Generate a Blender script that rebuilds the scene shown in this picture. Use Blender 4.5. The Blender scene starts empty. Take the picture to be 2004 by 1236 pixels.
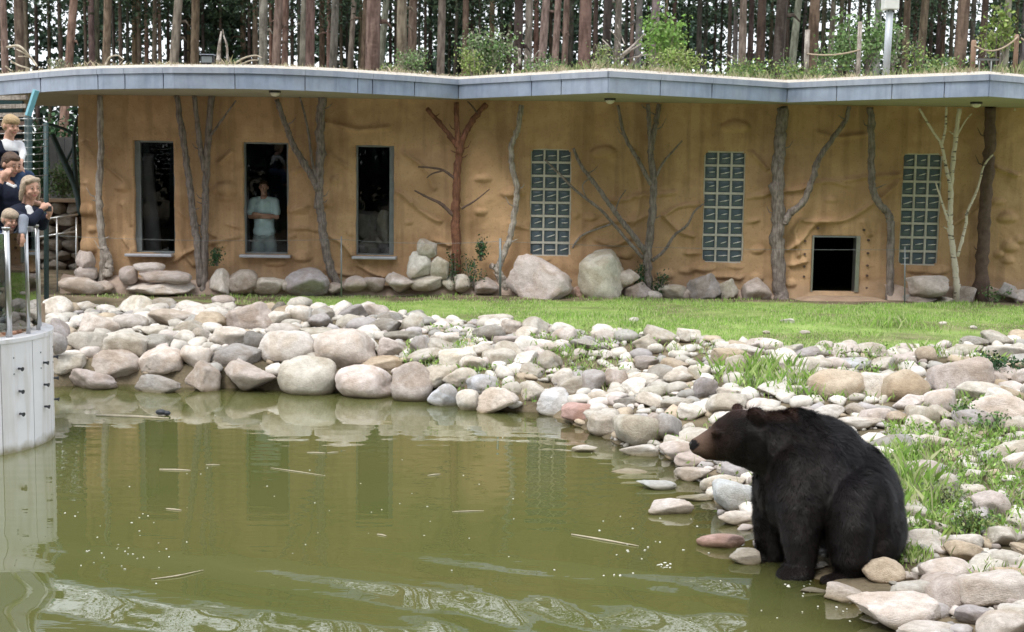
import bpy, bmesh, math, random
import numpy as np
from mathutils import Vector, Matrix, Euler
R = math.radians
random.seed(7); rng = np.random.default_rng(11)
sc = bpy.context.scene
col = sc.collection

# ------------------------------------------------------------------ camera, sky, sun, exposure
F = 2600.0; CX, CY = 1002.0, 618.0; CAMZ = 3.03
PITCH = math.atan((618-330)/F); ROLL = R(0.8)
CR = (Matrix.Rotation(math.pi/2-PITCH, 4, 'X') @ Matrix.Rotation(ROLL, 4, 'Z'))
cam = bpy.data.cameras.new('camera'); camo = bpy.data.objects.new('camera', cam); col.objects.link(camo)
cam.sensor_width = 36; cam.lens = 36*F/2004; cam.clip_end = 2000; cam.clip_start = 0.05
camo.matrix_world = Matrix.Translation((0, 0, CAMZ)) @ CR
sc.camera = camo
cam.dof.use_dof = True; cam.dof.focus_distance = 10.2; cam.dof.aperture_fstop = 5.6

SUN_EL, SUN_AZ = R(58), R(208)     # azimuth measured clockwise from +Y
w = bpy.data.worlds.new('World'); sc.world = w; w.use_nodes = True
nt = w.node_tree; nt.nodes.clear()
sky = nt.nodes.new('ShaderNodeTexSky'); sky.sky_type = 'NISHITA'; sky.sun_disc = False
sky.sun_elevation = SUN_EL; sky.sun_rotation = SUN_AZ; sky.air_density = 1.0; sky.dust_density = 4.0
mx = nt.nodes.new('ShaderNodeMixRGB'); mx.inputs[0].default_value = 0.78; mx.inputs[2].default_value = (8.6, 8.9, 9.3, 1)
bg = nt.nodes.new('ShaderNodeBackground'); bg.inputs[1].default_value = 0.124
wo = nt.nodes.new('ShaderNodeOutputWorld')
nt.links.new(sky.outputs[0], mx.inputs[1]); nt.links.new(mx.outputs[0], bg.inputs[0]); nt.links.new(bg.outputs[0], wo.inputs[0])
sl = bpy.data.lights.new('sun', 'SUN'); sl.energy = 1.3; sl.angle = R(24); sl.color = (1, .96, .9)
so = bpy.data.objects.new('sun', sl); col.objects.link(so)
sd = Vector((math.sin(SUN_AZ)*math.cos(SUN_EL), math.cos(SUN_AZ)*math.cos(SUN_EL), math.sin(SUN_EL)))
so.rotation_euler = sd.to_track_quat('Z', 'Y').to_euler(); so.location = sd*60
sc.view_settings.view_transform = 'Standard'; sc.view_settings.look = 'None'
sc.view_settings.gamma = 1; sc.view_settings.exposure = 0.88; sc.view_settings.use_curve_mapping = False
sc.render.engine = 'CYCLES'
sc.cycles.max_bounces = 8; sc.cycles.transparent_max_bounces = 12

# ------------------------------------------------------------------ pixel -> place
RM = np.array(CR.to_3x3())
def ray(px, py):
    return RM @ np.array([(px-CX)/F, -(py-CY)/F, -1.0])
def atY(px, py, Y):
    d = ray(px, py); return np.array([0, 0, CAMZ]) + d*(Y/d[1])
def atZ(px, py, z=0.0):
    d = ray(px, py); return np.array([0, 0, CAMZ]) + d*((z-CAMZ)/d[2])
def proj(p):
    v = RM.T @ (np.asarray(p, float)-np.array([0, 0, CAMZ])); return CX+F*v[0]/-v[2], CY-F*v[1]/-v[2]
def pxm(Y): return F/Y

# ------------------------------------------------------------------ noise
def _h(ix, iy, s):
    n = (ix.astype(np.int64)*374761393 + iy.astype(np.int64)*668265263 + s*974634777) & 0x7fffffff
    n = ((n ^ (n >> 13))*1274126177) & 0x7fffffff
    return ((n ^ (n >> 16)) & 0xffff)/65535.0
def vn(x, y, s=0):
    x = np.asarray(x, float); y = np.asarray(y, float)
    ix = np.floor(x); iy = np.floor(y); fx = x-ix; fy = y-iy
    fx = fx*fx*(3-2*fx); fy = fy*fy*(3-2*fy)
    a = _h(ix, iy, s); b = _h(ix+1, iy, s); c = _h(ix, iy+1, s); d = _h(ix+1, iy+1, s)
    return (a*(1-fx)+b*fx)*(1-fy)+(c*(1-fx)+d*fx)*fy-0.5
def fbm(x, y, s=0, o=4):
    r = 0; a = 1
    for i in range(o):
        r = r+a*vn(x*2**i, y*2**i, s+i); a *= .5
    return r

# ------------------------------------------------------------------ mesh helpers
def npmesh(name, V, Fc, smooth=False):
    """V (n,3); Fc list of tuples or an (m,k) array"""
    me = bpy.data.meshes.new(name)
    V = np.asarray(V, np.float32)
    if isinstance(Fc, np.ndarray):
        m, k = Fc.shape
        me.vertices.add(len(V)); me.vertices.foreach_set('co', V.ravel())
        me.loops.add(m*k); me.loops.foreach_set('vertex_index', Fc.astype(np.int32).ravel())
        me.polygons.add(m); me.polygons.foreach_set('loop_start', np.arange(0, m*k, k, dtype=np.int32))
        me.polygons.foreach_set('loop_total', np.full(m, k, np.int32))
        me.update(calc_edges=True)
    else:
        me.from_pydata([tuple(map(float, v)) for v in V], [], [tuple(map(int, f)) for f in Fc]); me.update()
    if smooth: me.polygons.foreach_set('use_smooth', np.ones(len(me.polygons), bool))
    return me
def link(name, me, mat=None, parent=None, loc=None):
    o = bpy.data.objects.new(name, me); col.objects.link(o)
    if mat is not None and me is not None and len(me.materials) == 0: me.materials.append(mat)
    if parent is not None: o.parent = parent
    if loc is not None: o.location = loc
    return o
def empty(name, loc=(0, 0, 0), rz=0):
    o = bpy.data.objects.new(name, None); col.objects.link(o); o.location = loc; o.rotation_euler = (0, 0, rz); o.empty_display_size = .1
    return o
def tag(o, label=None, cat=None, group=None, kind=None):
    if label: o['label'] = label
    if cat: o['category'] = cat
    if group: o['group'] = group
    if kind: o['kind'] = kind
    return o

class MB:
    """collects simple solids in world space; build() recentres to the parent origin"""
    def __init__(s): s.V = []; s.F = []
    def add(s, V, Fc):
        b = len(s.V); s.V += [tuple(v) for v in V]; s.F += [tuple(i+b for i in f) for f in Fc]
    def box(s, x0, x1, y0, y1, z0, z1):
        s.add([(x0,y0,z0),(x1,y0,z0),(x1,y1,z0),(x0,y1,z0),(x0,y0,z1),(x1,y0,z1),(x1,y1,z1),(x0,y1,z1)],
              [(0,3,2,1),(4,5,6,7),(0,1,5,4),(1,2,6,5),(2,3,7,6),(3,0,4,7)])
    def tube(s, pts, rad, n=8, cap=True):
        pts = [np.array(p, float) for p in pts]; m = len(pts)
        if not hasattr(rad, '__len__'): rad = [rad]*m
        V = []; prev = None
        for i, p in enumerate(pts):
            t = pts[min(i+1, m-1)]-pts[max(i-1, 0)]; t = t/(np.linalg.norm(t)+1e-9)
            if prev is None:
                a = np.array([0, 1, 0.]) if abs(t[1]) < .9 else np.array([1., 0, 0])
            else: a = prev
            u = a-t*np.dot(a, t); u /= np.linalg.norm(u)+1e-9; v = np.cross(t, u); prev = u
            for k in range(n):
                an = 2*math.pi*k/n; V.append(p+rad[i]*(math.cos(an)*u+math.sin(an)*v))
        Fc = []
        for i in range(m-1):
            for k in range(n):
                a = i*n+k; b = i*n+(k+1) % n; Fc.append((a, b, b+n, a+n))
        if cap: Fc.append(tuple(range(n-1, -1, -1))); Fc.append(tuple(range((m-1)*n, m*n)))
        s.add(V, Fc)
    def ball(s, c, r, nu=10, nv=6):
        if not hasattr(r, '__len__'): r = (r, r, r)
        V = [(c[0], c[1], c[2]-r[2])]
        for j in range(1, nv):
            ph = -math.pi/2+math.pi*j/nv
            for i in range(nu):
                th = 2*math.pi*i/nu
                V.append((c[0]+r[0]*math.cos(ph)*math.cos(th), c[1]+r[1]*math.cos(ph)*math.sin(th), c[2]+r[2]*math.sin(ph)))
        V.append((c[0], c[1], c[2]+r[2])); Fc = []
        for i in range(nu): Fc.append((0, 1+(i+1) % nu, 1+i))
        for j in range(nv-2):
            for i in range(nu):
                a = 1+j*nu+i; b = 1+j*nu+(i+1) % nu; Fc.append((a, b, b+nu, a+nu))
        L = len(V)-1; o = 1+(nv-2)*nu
        for i in range(nu): Fc.append((o+i, o+(i+1) % nu, L))
        s.add(V, Fc)
    def build(s, name, mat, parent=None, smooth=False, bevel=0):
        V = np.array(s.V, float)
        if parent is not None:
            pr = parent; off = Vector((0, 0, 0)); 
            while pr is not None: off += Vector(pr.location); pr = pr.parent
            V = V-np.array(off); o = link(name, npmesh(name, V, s.F, smooth), mat, parent)
        else:
            c = np.array([(V[:, 0].min()+V[:, 0].max())/2, (V[:, 1].min()+V[:, 1].max())/2, V[:, 2].min()])
            o = link(name, npmesh(name, V-c, s.F, smooth), mat); o.location = c
        if bevel:
            md = o.modifiers.new('bevel', 'BEVEL'); md.width = bevel; md.segments = 2; md.limit_method = 'ANGLE'
        return o
def spline(pts, n=6):
    """catmull-rom through points (any dim)"""
    P = [np.array(p, float) for p in pts]
    if len(P) < 3: return [P[0]+(P[-1]-P[0])*t for t in np.linspace(0, 1, n+1)]
    P = [2*P[0]-P[1]]+P+[2*P[-1]-P[-2]]; out = []
    for i in range(1, len(P)-2):
        for k in range(n):
            t = k/n; a, b, c, d = P[i-1:i+3]
            out.append(.5*((2*b)+(-a+c)*t+(2*a-5*b+4*c-d)*t*t+(-a+3*b-3*c+d)*t**3))
    out.append(P[-2]); return out

# ------------------------------------------------------------------ materials
def mat(name, base, rough=.7, metal=0, noise=None, bump=None, spec=.5, col2=None, attr=None, objcol=False, extra=None, coord='Object'):
    """noise=(scale, strength) colour variation; bump=(scale, strength, dist)"""
    m = bpy.data.materials.new(name); m.use_nodes = True; n = m.node_tree.nodes; l = m.node_tree.links
    b = n['Principled BSDF']; b.inputs['Roughness'].default_value = rough; b.inputs['Metallic'].default_value = metal
    b.inputs['Specular IOR Level'].default_value = spec
    b.inputs['Base Color'].default_value = (*base, 1)
    tc = n.new('ShaderNodeTexCoord'); src = None
    cvec = tc.outputs[coord] if coord != 'World' else None
    if coord == 'World':
        g = n.new('ShaderNodeNewGeometry'); cvec = g.outputs['Position']
    if objcol:
        oi = n.new('ShaderNodeObjectInfo'); src = oi.outputs['Color']
    if attr:
        at = n.new('ShaderNodeAttribute'); at.attribute_name = attr; src = at.outputs['Color']
    if noise or col2:
        nz = n.new('ShaderNodeTexNoise'); nz.inputs['Scale'].default_value = noise[0]; nz.inputs['Detail'].default_value = 6; nz.inputs['Roughness'].default_value = .62
        l.new(cvec, nz.inputs['Vector'])
        rp = n.new('ShaderNodeValToRGB'); l.new(nz.outputs['Fac'], rp.inputs[0])
        rp.color_ramp.elements[0].position = .35; rp.color_ramp.elements[1].position = .65
        if src is None:
            c2 = col2 if col2 else tuple(c*(1-noise[1]) for c in base)
            rp.color_ramp.elements[0].color = (*c2, 1); rp.color_ramp.elements[1].color = (*base, 1); src = rp.outputs[0]
        else:
            d = 1-noise[1]; rp.color_ramp.elements[0].color = (d, d*.98, d*.95, 1); rp.color_ramp.elements[1].color = (1, 1, 1, 1)
            mm = n.new('ShaderNodeMixRGB'); mm.blend_type = 'MULTIPLY'; mm.inputs[0].default_value = 1
            l.new(src, mm.inputs[1]); l.new(rp.outputs[0], mm.inputs[2]); src = mm.outputs[0]
    if src is not None: l.new(src, b.inputs['Base Color'])
    if bump:
        bn = n.new('ShaderNodeTexNoise'); bn.inputs['Scale'].default_value = bump[0]; bn.inputs['Detail'].default_value = 5
        l.new(cvec, bn.inputs['Vector'])
        bp = n.new('ShaderNodeBump'); bp.inputs['Strength'].default_value = bump[1]; bp.inputs['Distance'].default_value = bump[2]
        l.new(bn.outputs['Fac'], bp.inputs['Height']); l.new(bp.outputs[0], b.inputs['Normal'])
    if extra: extra(m, n, l, b, src, cvec)
    return m

def rock_extra(m, n, l, b, src, cvec):
    # dark mineral flecks, larger stain patches and an algae / wet band at the water level
    v = n.new('ShaderNodeTexNoise'); v.inputs['Scale'].default_value = 38; v.inputs['Detail'].default_value = 3
    l.new(cvec, v.inputs['Vector']); r = n.new('ShaderNodeValToRGB'); l.new(v.outputs['Fac'], r.inputs[0])
    r.color_ramp.elements[0].position = .36; r.color_ramp.elements[0].color = (.55, .52, .5, 1)
    r.color_ramp.elements[1].position = .5; r.color_ramp.elements[1].color = (1, 1, 1, 1)
    a = n.new('ShaderNodeMixRGB'); a.blend_type = 'MULTIPLY'; a.inputs[0].default_value = .55
    l.new(src, a.inputs[1]); l.new(r.outputs[0], a.inputs[2])
    p = n.new('ShaderNodeTexNoise'); p.inputs['Scale'].default_value = 2.2; p.inputs['Detail'].default_value = 5; p.inputs['Distortion'].default_value = 1.2
    g0 = n.new('ShaderNodeNewGeometry'); l.new(g0.outputs['Position'], p.inputs['Vector'])
    pr = n.new('ShaderNodeValToRGB'); l.new(p.outputs['Fac'], pr.inputs[0])
    pr.color_ramp.elements[0].position = .40; pr.color_ramp.elements[0].color = (.70, .62, .52, 1)
    pr.color_ramp.elements[1].position = .56; pr.color_ramp.elements[1].color = (1, 1, 1, 1)
    a2 = n.new('ShaderNodeMixRGB'); a2.blend_type = 'MULTIPLY'; a2.inputs[0].default_value = .6
    l.new(a.outputs[0], a2.inputs[1]); l.new(pr.outputs[0], a2.inputs[2])
    sx = n.new('ShaderNodeSeparateXYZ'); l.new(g0.outputs['Position'], sx.inputs[0])
    ad = n.new('ShaderNodeMath'); ad.operation = 'MULTIPLY_ADD'; l.new(p.outputs['Fac'], ad.inputs[0]); ad.inputs[1].default_value = -.12; l.new(sx.outputs['Z'], ad.inputs[2])
    mr = n.new('ShaderNodeMapRange'); mr.inputs['From Min'].default_value = -.05; mr.inputs['From Max'].default_value = .015
    mr.inputs['To Min'].default_value = 1; mr.inputs['To Max'].default_value = 0; l.new(ad.outputs[0], mr.inputs['Value'])
    w_ = n.new('ShaderNodeMixRGB'); w_.blend_type = 'MULTIPLY'; l.new(mr.outputs[0], w_.inputs[0]); l.new(a2.outputs[0], w_.inputs[1]); w_.inputs[2].default_value = (.5, .46, .34, 1)
    l.new(w_.outputs[0], b.inputs['Base Color'])

def streak(n, l, cvec, src, scale, lo, hi, dark, fac):
    mp = n.new('ShaderNodeMapping'); mp.inputs['Scale'].default_value = scale; l.new(cvec, mp.inputs[0])
    t = n.new('ShaderNodeTexNoise'); t.inputs['Scale'].default_value = 1; t.inputs['Detail'].default_value = 5; l.new(mp.outputs[0], t.inputs['Vector'])
    rp = n.new('ShaderNodeValToRGB'); l.new(t.outputs['Fac'], rp.inputs[0]); rp.color_ramp.elements[0].position = lo; rp.color_ramp.elements[1].position = hi
    rp.color_ramp.elements[0].color = (*dark, 1); rp.color_ramp.elements[1].color = (1, 1, 1, 1)
    m_ = n.new('ShaderNodeMixRGB'); m_.blend_type = 'MULTIPLY'; m_.inputs[0].default_value = fac; l.new(src, m_.inputs[1]); l.new(rp.outputs[0], m_.inputs[2]); return m_.outputs[0]
def plaster_extra(m, n, l, b, src, cvec):
    src = streak(n, l, cvec, src, (6, 6, .55), .36, .52, (.62, .60, .58), .55)      # rain streaks
    src = streak(n, l, cvec, src, (1.1, 1.1, 1.6), .42, .5, (.80, .76, .72), .6)    # patched areas
    src = streak(n, l, cvec, src, (30, 30, 30), .30, .42, (.62, .58, .52), .5)      # grit
    # mud splashed along the foot, with a ragged upper edge
    sx = n.new('ShaderNodeSeparateXYZ'); l.new(cvec, sx.inputs[0]); nz = n.new('ShaderNodeTexNoise'); nz.inputs['Scale'].default_value = 3; nz.inputs['Detail'].default_value = 6; l.new(cvec, nz.inputs['Vector'])
    ad = n.new('ShaderNodeMath'); ad.operation = 'MULTIPLY_ADD'; l.new(nz.outputs['Fac'], ad.inputs[0]); ad.inputs[1].default_value = .7; l.new(sx.outputs['Z'], ad.inputs[2])
    mr = n.new('ShaderNodeMapRange'); mr.inputs['From Min'].default_value = 1.25; mr.inputs['From Max'].default_value = 1.6; mr.inputs['To Min'].default_value = .6; mr.inputs['To Max'].default_value = 0; l.new(ad.outputs[0], mr.inputs['Value'])
    w_ = n.new('ShaderNodeMixRGB'); l.new(mr.outputs[0], w_.inputs[0]); l.new(src, w_.inputs[1]); w_.inputs[2].default_value = (.36, .27, .19, 1); l.new(w_.outputs[0], b.inputs['Base Color'])
def drum_extra(m, n, l, b, src, cvec):
    src = streak(n, l, cvec, src, (9, 9, .8), .36, .5, (.72, .70, .64), .5)
    sx = n.new('ShaderNodeSeparateXYZ'); l.new(cvec, sx.inputs[0]); nz = n.new('ShaderNodeTexNoise'); nz.inputs['Scale'].default_value = 7; nz.inputs['Detail'].default_value = 5; l.new(cvec, nz.inputs['Vector'])
    ad = n.new('ShaderNodeMath'); ad.operation = 'MULTIPLY_ADD'; l.new(nz.outputs['Fac'], ad.inputs[0]); ad.inputs[1].default_value = -.16; l.new(sx.outputs['Z'], ad.inputs[2])
    mr = n.new('ShaderNodeMapRange'); mr.inputs['From Min'].default_value = -.07; mr.inputs['From Max'].default_value = .03; mr.inputs['To Min'].default_value = .85; mr.inputs['To Max'].default_value = 0; l.new(ad.outputs[0], mr.inputs['Value'])
    w_ = n.new('ShaderNodeMixRGB'); l.new(mr.outputs[0], w_.inputs[0]); l.new(src, w_.inputs[1]); w_.inputs[2].default_value = (.20, .17, .07, 1); l.new(w_.outputs[0], b.inputs['Base Color'])
def zinc_extra(m, n, l, b, src, cvec):
    src = streak(n, l, cvec, src, (1.3, 1.3, .8), .40, .56, (.80, .84, .90), .8); src = streak(n, l, cvec, src, (11, 11, 1.2), .36, .5, (.74, .76, .80), .5); l.new(src, b.inputs['Base Color'])
def bark_extra(m, n, l, b, src, cvec):
    src = streak(n, l, cvec, src, (34, 34, 5), .38, .56, (.45, .42, .40), .8); src = streak(n, l, cvec, src, (3, 3, 9), .36, .46, (.6, .55, .5), .5); l.new(src, b.inputs['Base Color'])
M = {}
M['rock'] = mat('rock', (.5, .5, .5), .85, noise=(3.5, .28), bump=(14, .55, .02), objcol=True, extra=rock_extra, spec=.3)
M['plaster'] = mat('plaster', (.58, .385, .225), .92, noise=(2.2, .2), bump=(26, .45, .014), coord='World', spec=.2, col2=(.48, .315, .18), extra=plaster_extra)
M['zinc'] = mat('zinc', (.34, .40, .50), .45, .2, noise=(2.5, .28), bump=(3, .1, .01), coord='World', extra=zinc_extra)
M['zinc_trim'] = mat('zinc_trim', (.37, .41, .48), .45, .2, noise=(3, .15), coord='World', extra=zinc_extra)
M['soffit'] = mat('soffit', (.36, .34, .26), .85, noise=(3, .12), coord='World')
M['roofedge'] = mat('roof_gravel', (.62, .57, .50), .95, noise=(40, .35), bump=(60, .8, .02), coord='World')
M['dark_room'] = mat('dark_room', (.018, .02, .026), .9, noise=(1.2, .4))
M['frame'] = mat('window_frame', (.22, .25, .26), .5, .3, noise=(6, .2))
M['sill'] = mat('sill_metal', (.50, .52, .58), .4, .4, noise=(8, .15))
M['steel'] = mat('steel', (.55, .56, .56), .3, .85, noise=(12, .12))
M['white_drum'] = mat('white_panel', (.80, .80, .83), .4, 0, noise=(2.2, .08), coord='World', extra=drum_extra)
M['seam'] = mat('seam', (.07, .07, .08), .7)
M['bolt'] = mat('bolt', (.045, .05, .06), .5, .3)
M['soil'] = mat('soil', (.27, .215, .15), .95, noise=(3, .45), bump=(18, .9, .05), coord='World', col2=(.15, .125, .08))
M['bark_grey'] = mat('bark_grey', (.33, .285, .26), .9, noise=(9, .35), bump=(40, .9, .03), coord='World', extra=bark_extra)
M['bark_pale'] = mat('bark_pale', (.50, .45, .40), .85, noise=(10, .35), bump=(40, .8, .02), coord='World', extra=bark_extra)
M['bark_red'] = mat('bark_red', (.27, .12, .07), .85, noise=(10, .4), bump=(36, .9, .02), coord='World', extra=bark_extra)
M['bark_dark'] = mat('bark_dark', (.15, .10, .08), .92, noise=(9, .4), bump=(22, .7, .02), coord='World')
M['rope'] = mat('rope', (.42, .34, .25), .9, bump=(80, .6, .01))
M['wood_post'] = mat('wood_post', (.36, .24, .17), .85, noise=(8, .3), bump=(30, .5, .01))
M['grass'] = mat('grass', (.2, .3, .05), .75, attr='col', spec=.2)
M['leaf'] = mat('leaf', (.1, .2, .05), .65, attr='col', spec=.25)
M['turquoise'] = mat('turquoise_paint', (.16, .42, .50), .45, .1, noise=(6, .15))
M['dgreen'] = mat('dark_green_paint', (.018, .05, .052), .5, noise=(6, .3))
M['insul'] = mat('insulator', (.65, .68, .66), .4)
M['lamp'] = mat('lamp_glass', (.65, .62, .52), .35)
M['black'] = mat('black_plastic', (.025, .025, .028), .5)
M['camera_box'] = mat('painted_box', (.72, .74, .70), .5, noise=(5, .12))
M['postgrey'] = mat('painted_post', (.50, .54, .58), .5, .2, noise=(5, .12))
M['slab'] = mat('threshold', (.42, .31, .22), .9, noise=(4, .3), bump=(20, .5, .02), coord='World', col2=(.30, .21, .15))
M['foam'] = mat('foam', (.8, .8, .76), .7)
M['stick'] = mat('driftwood', (.52, .46, .35), .8, noise=(12, .3))
M['panelgrey'] = mat('grey_panel', (.20, .21, .22), .7, noise=(3, .2))

def birch_extra(m, n, l, b, src, cvec):
    wv = n.new('ShaderNodeTexNoise'); wv.inputs['Scale'].default_value = 1; wv.inputs['Detail'].default_value = 3
    mp = n.new('ShaderNodeMapping'); mp.inputs['Scale'].default_value = (5, 5, 22); l.new(cvec, mp.inputs[0]); l.new(mp.outputs[0], wv.inputs['Vector'])
    r = n.new('ShaderNodeValToRGB'); l.new(wv.outputs['Fac'], r.inputs[0]); r.color_ramp.elements[0].position = .36; r.color_ramp.elements[1].position = .43
    r.color_ramp.elements[0].color = (.10, .08, .06, 1); r.color_ramp.elements[1].color = (.66, .60, .50, 1); l.new(r.outputs[0], b.inputs['Base Color'])
M['birch'] = mat('birch_bark', (.7, .65, .55), .7, coord='World', extra=birch_extra)
def pine_extra(m, n, l, b, src, cvec):
    wv = n.new('ShaderNodeTexNoise'); wv.inputs['Scale'].default_value = 1; wv.inputs['Detail'].default_value = 5
    mp = n.new('ShaderNodeMapping'); mp.inputs['Scale'].default_value = (9, 9, 2.2); l.new(cvec, mp.inputs[0]); l.new(mp.outputs[0], wv.inputs['Vector'])
    r = n.new('ShaderNodeValToRGB'); l.new(wv.outputs['Fac'], r.inputs[0]); r.color_ramp.elements[0].position = .38; r.color_ramp.elements[1].position = .6
    r.color_ramp.elements[0].color = (.42, .40, .40, 1); r.color_ramp.elements[1].color = (1, 1, 1, 1)
    mm = n.new('ShaderNodeMixRGB'); mm.blend_type = 'MULTIPLY'; mm.inputs[0].default_value = .85; l.new(src, mm.inputs[1]); l.new(r.outputs[0], mm.inputs[2]); l.new(mm.outputs[0], b.inputs['Base Color'])
M['pine'] = mat('pine_bark', (.3, .2, .15), .92, objcol=True, noise=(1.3, .3), bump=(14, .8, .03), coord='World', extra=pine_extra, spec=.15)

def glass_mat(name, tint=(.9, .95, .95), refl=1.0, ior=1.5):
    m = bpy.data.materials.new(name); m.use_nodes = True; n = m.node_tree.nodes; l = m.node_tree.links; n.clear()
    o = n.new('ShaderNodeOutputMaterial'); t = n.new('ShaderNodeBsdfTransparent'); t.inputs[0].default_value = (*tint, 1)
    g = n.new('ShaderNodeBsdfGlossy'); g.inputs['Roughness'].default_value = .01; f = n.new('ShaderNodeFresnel'); f.inputs[0].default_value = ior
    ml = n.new('ShaderNodeMath'); ml.operation = 'MULTIPLY'; ml.inputs[1].default_value = refl; l.new(f.outputs[0], ml.inputs[0])
    x = n.new('ShaderNodeMixShader'); l.new(ml.outputs[0], x.inputs[0]); l.new(t.outputs[0], x.inputs[1]); l.new(g.outputs[0], x.inputs[2]); l.new(x.outputs[0], o.inputs[0])
    return m
M['glass'] = glass_mat('window_glass', (.97, .98, .98), .45)
M['railglass'] = glass_mat('rail_glass', (.42, .50, .47), 3.2)
def pane_extra(m, n, l, b, src, cvec):
    pass
M['pane'] = mat('block_glass', (.10, .135, .165), .14, spec=.6, bump=(9, .35, .02))
M['glint'] = mat('painted_glint', (.8, .8, .76), .35)  # white of the pane reflections, given as a solid colour
M['grid'] = mat('lattice_bar', (.62, .60, .54), .7, noise=(8, .2))

def water_mat():
    m = bpy.data.materials.new('pond_water'); m.use_nodes = True; n = m.node_tree.nodes; l = m.node_tree.links; n.clear()
    o = n.new('ShaderNodeOutputMaterial'); at = n.new('ShaderNodeAttribute'); at.attribute_name = 'turb'
    g0 = n.new('ShaderNodeNewGeometry')
    nz = n.new('ShaderNodeTexNoise'); nz.inputs['Scale'].default_value = .5; nz.inputs['Detail'].default_value = 3; l.new(g0.outputs['Position'], nz.inputs['Vector'])
    rp = n.new('ShaderNodeValToRGB'); l.new(nz.outputs['Fac'], rp.inputs[0])
    rp.color_ramp.elements[0].position = .35; rp.color_ramp.elements[1].position = .65
    rp.color_ramp.elements[0].color = (.100, .113, .036, 1); rp.color_ramp.elements[1].color = (.120, .121, .042, 1)
    df = n.new('ShaderNodeBsdfDiffuse'); l.new(rp.outputs[0], df.inputs[0])
    tr = n.new('ShaderNodeBsdfTransparent'); tr.inputs[0].default_value = (.80, .78, .55, 1)
    mx = n.new('ShaderNodeMixShader'); l.new(at.outputs['Fac'], mx.inputs[0]); l.new(tr.outputs[0], mx.inputs[1]); l.new(df.outputs[0], mx.inputs[2])
    # small wind ripples
    mp = n.new('ShaderNodeMapping'); mp.inputs['Scale'].default_value = (1.2, 3.6, 1); l.new(g0.outputs['Position'], mp.inputs[0])
    bn = n.new('ShaderNodeTexNoise'); bn.inputs['Scale'].default_value = 2.2; bn.inputs['Detail'].default_value = 2; l.new(mp.outputs[0], bn.inputs['Vector'])
    bp = n.new('ShaderNodeBump'); bp.inputs['Strength'].default_value = .14; bp.inputs['Distance'].default_value = .006; l.new(bn.outputs['Fac'], bp.inputs['Height'])
    gl = n.new('ShaderNodeBsdfGlossy'); gl.inputs['Roughness'].default_value = .012; gl.inputs[0].default_value = (1, 1, 1, 1); l.new(bp.outputs[0], gl.inputs['Normal'])
    fr = n.new('ShaderNodeFresnel'); fr.inputs[0].default_value = 1.88; l.new(bp.outputs[0], fr.inputs['Normal'])
    m2 = n.new('ShaderNodeMixShader'); l.new(fr.outputs[0], m2.inputs[0]); l.new(mx.outputs[0], m2.inputs[1]); l.new(gl.outputs[0], m2.inputs[2])
    l.new(m2.outputs[0], o.inputs[0]); return m
M['water'] = water_mat()

# ------------------------------------------------------------------ terrain
shore_px = [(106,756),(150,753),(250,750),(360,757),(430,758),(560,762),(660,766),(760,770),(850,780),(900,790),(980,802),(1060,806),(1100,820),(1160,845),(1215,872),(1290,885),(1320,905),(1375,940),(1400,985),(1420,1020),(1470,1040),(1490,1075),(1560,1110),(1630,1160),(1690,1195),(1745,1240)]
shore = [atZ(x, y, 0)[:2] for x, y in shore_px]
SH = np.array([[-13, 18.2], [-8, 18.4]]+[list(p) for p in shore]+[[3.1, 7.2], [3.6, 4], [3.4, -7], [-13, -7], [-13, 18.2]])
btop_px = [(-400,590),(90,580),(400,590),(640,602),(800,617),(1000,632),(1100,640),(1350,664),(1550,684),(1700,690),(1850,680),(2004,670),(2500,690)]
BT = np.array([list(atZ(x, y, .72)[:2]) for x, y in btop_px]+[[20, 16]])
def segdist(X, Y, P):
    d = np.full(X.shape, 1e9)
    for i in range(len(P)-1):
        ax, ay = P[i]; bx, by = P[i+1]; dx, dy = bx-ax, by-ay; L = dx*dx+dy*dy+1e-12
        t = np.clip(((X-ax)*dx+(Y-ay)*dy)/L, 0, 1); d = np.minimum(d, np.hypot(X-ax-t*dx, Y-ay-t*dy))
    return d
def inpoly(X, Y, P):
    r = np.zeros(X.shape, bool)
    for i in range(len(P)-1):
        x0, y0 = P[i]; x1, y1 = P[i+1]
        c = ((y0 > Y) != (y1 > Y)) & (X < (x1-x0)*(Y-y0)/((y1-y0)+1e-12)+x0); r ^= c
    return r
BTY = lambda X: np.interp(X, BT[:, 0], BT[:, 1])
def hfun(X, Y):
    d1 = segdist(X, Y, SH); pond = inpoly(X, Y, SH)
    d2 = segdist(X, Y, BT); lawn = (Y > BTY(X)) & ~pond
    t = d1/(d1+d2+1e-6)
    k = np.clip((X+1.0)/2.6, 0, 1)          # 0 left (dry wall, steep) .. 1 right (gentle)
    ex = .30+.48*k
    z = .72*np.power(np.clip(t, 0, 1), ex)
    z = np.where(lawn, .72+.10*np.clip(d2/3, 0, 1), z)
    z = np.where(pond, -np.minimum(.85, .30*d1+.02), z)
    z = z+np.where(pond, .03, .05)*fbm(X*1.1, Y*1.1, 3)*np.clip(d1*3, 0, 1)*np.where(lawn, .5, 1)
    return z
gx = np.arange(-14, 16.01, .1); gy = np.arange(3, 31.01, .1)
GX, GY = np.meshgrid(gx, gy); GZ = hfun(GX, GY)
def hz(x, y):
    i = (np.asarray(x)-gx[0])/.1; j = (np.asarray(y)-gy[0])/.1
    i = np.clip(i, 0, len(gx)-1.001); j = np.clip(j, 0, len(gy)-1.001); a = np.floor(i).astype(int); b = np.floor(j).astype(int); u = i-a; v = j-b
    return (GZ[b, a]*(1-u)+GZ[b, a+1]*u)*(1-v)+(GZ[b+1, a]*(1-u)+GZ[b+1, a+1]*u)*v
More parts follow.
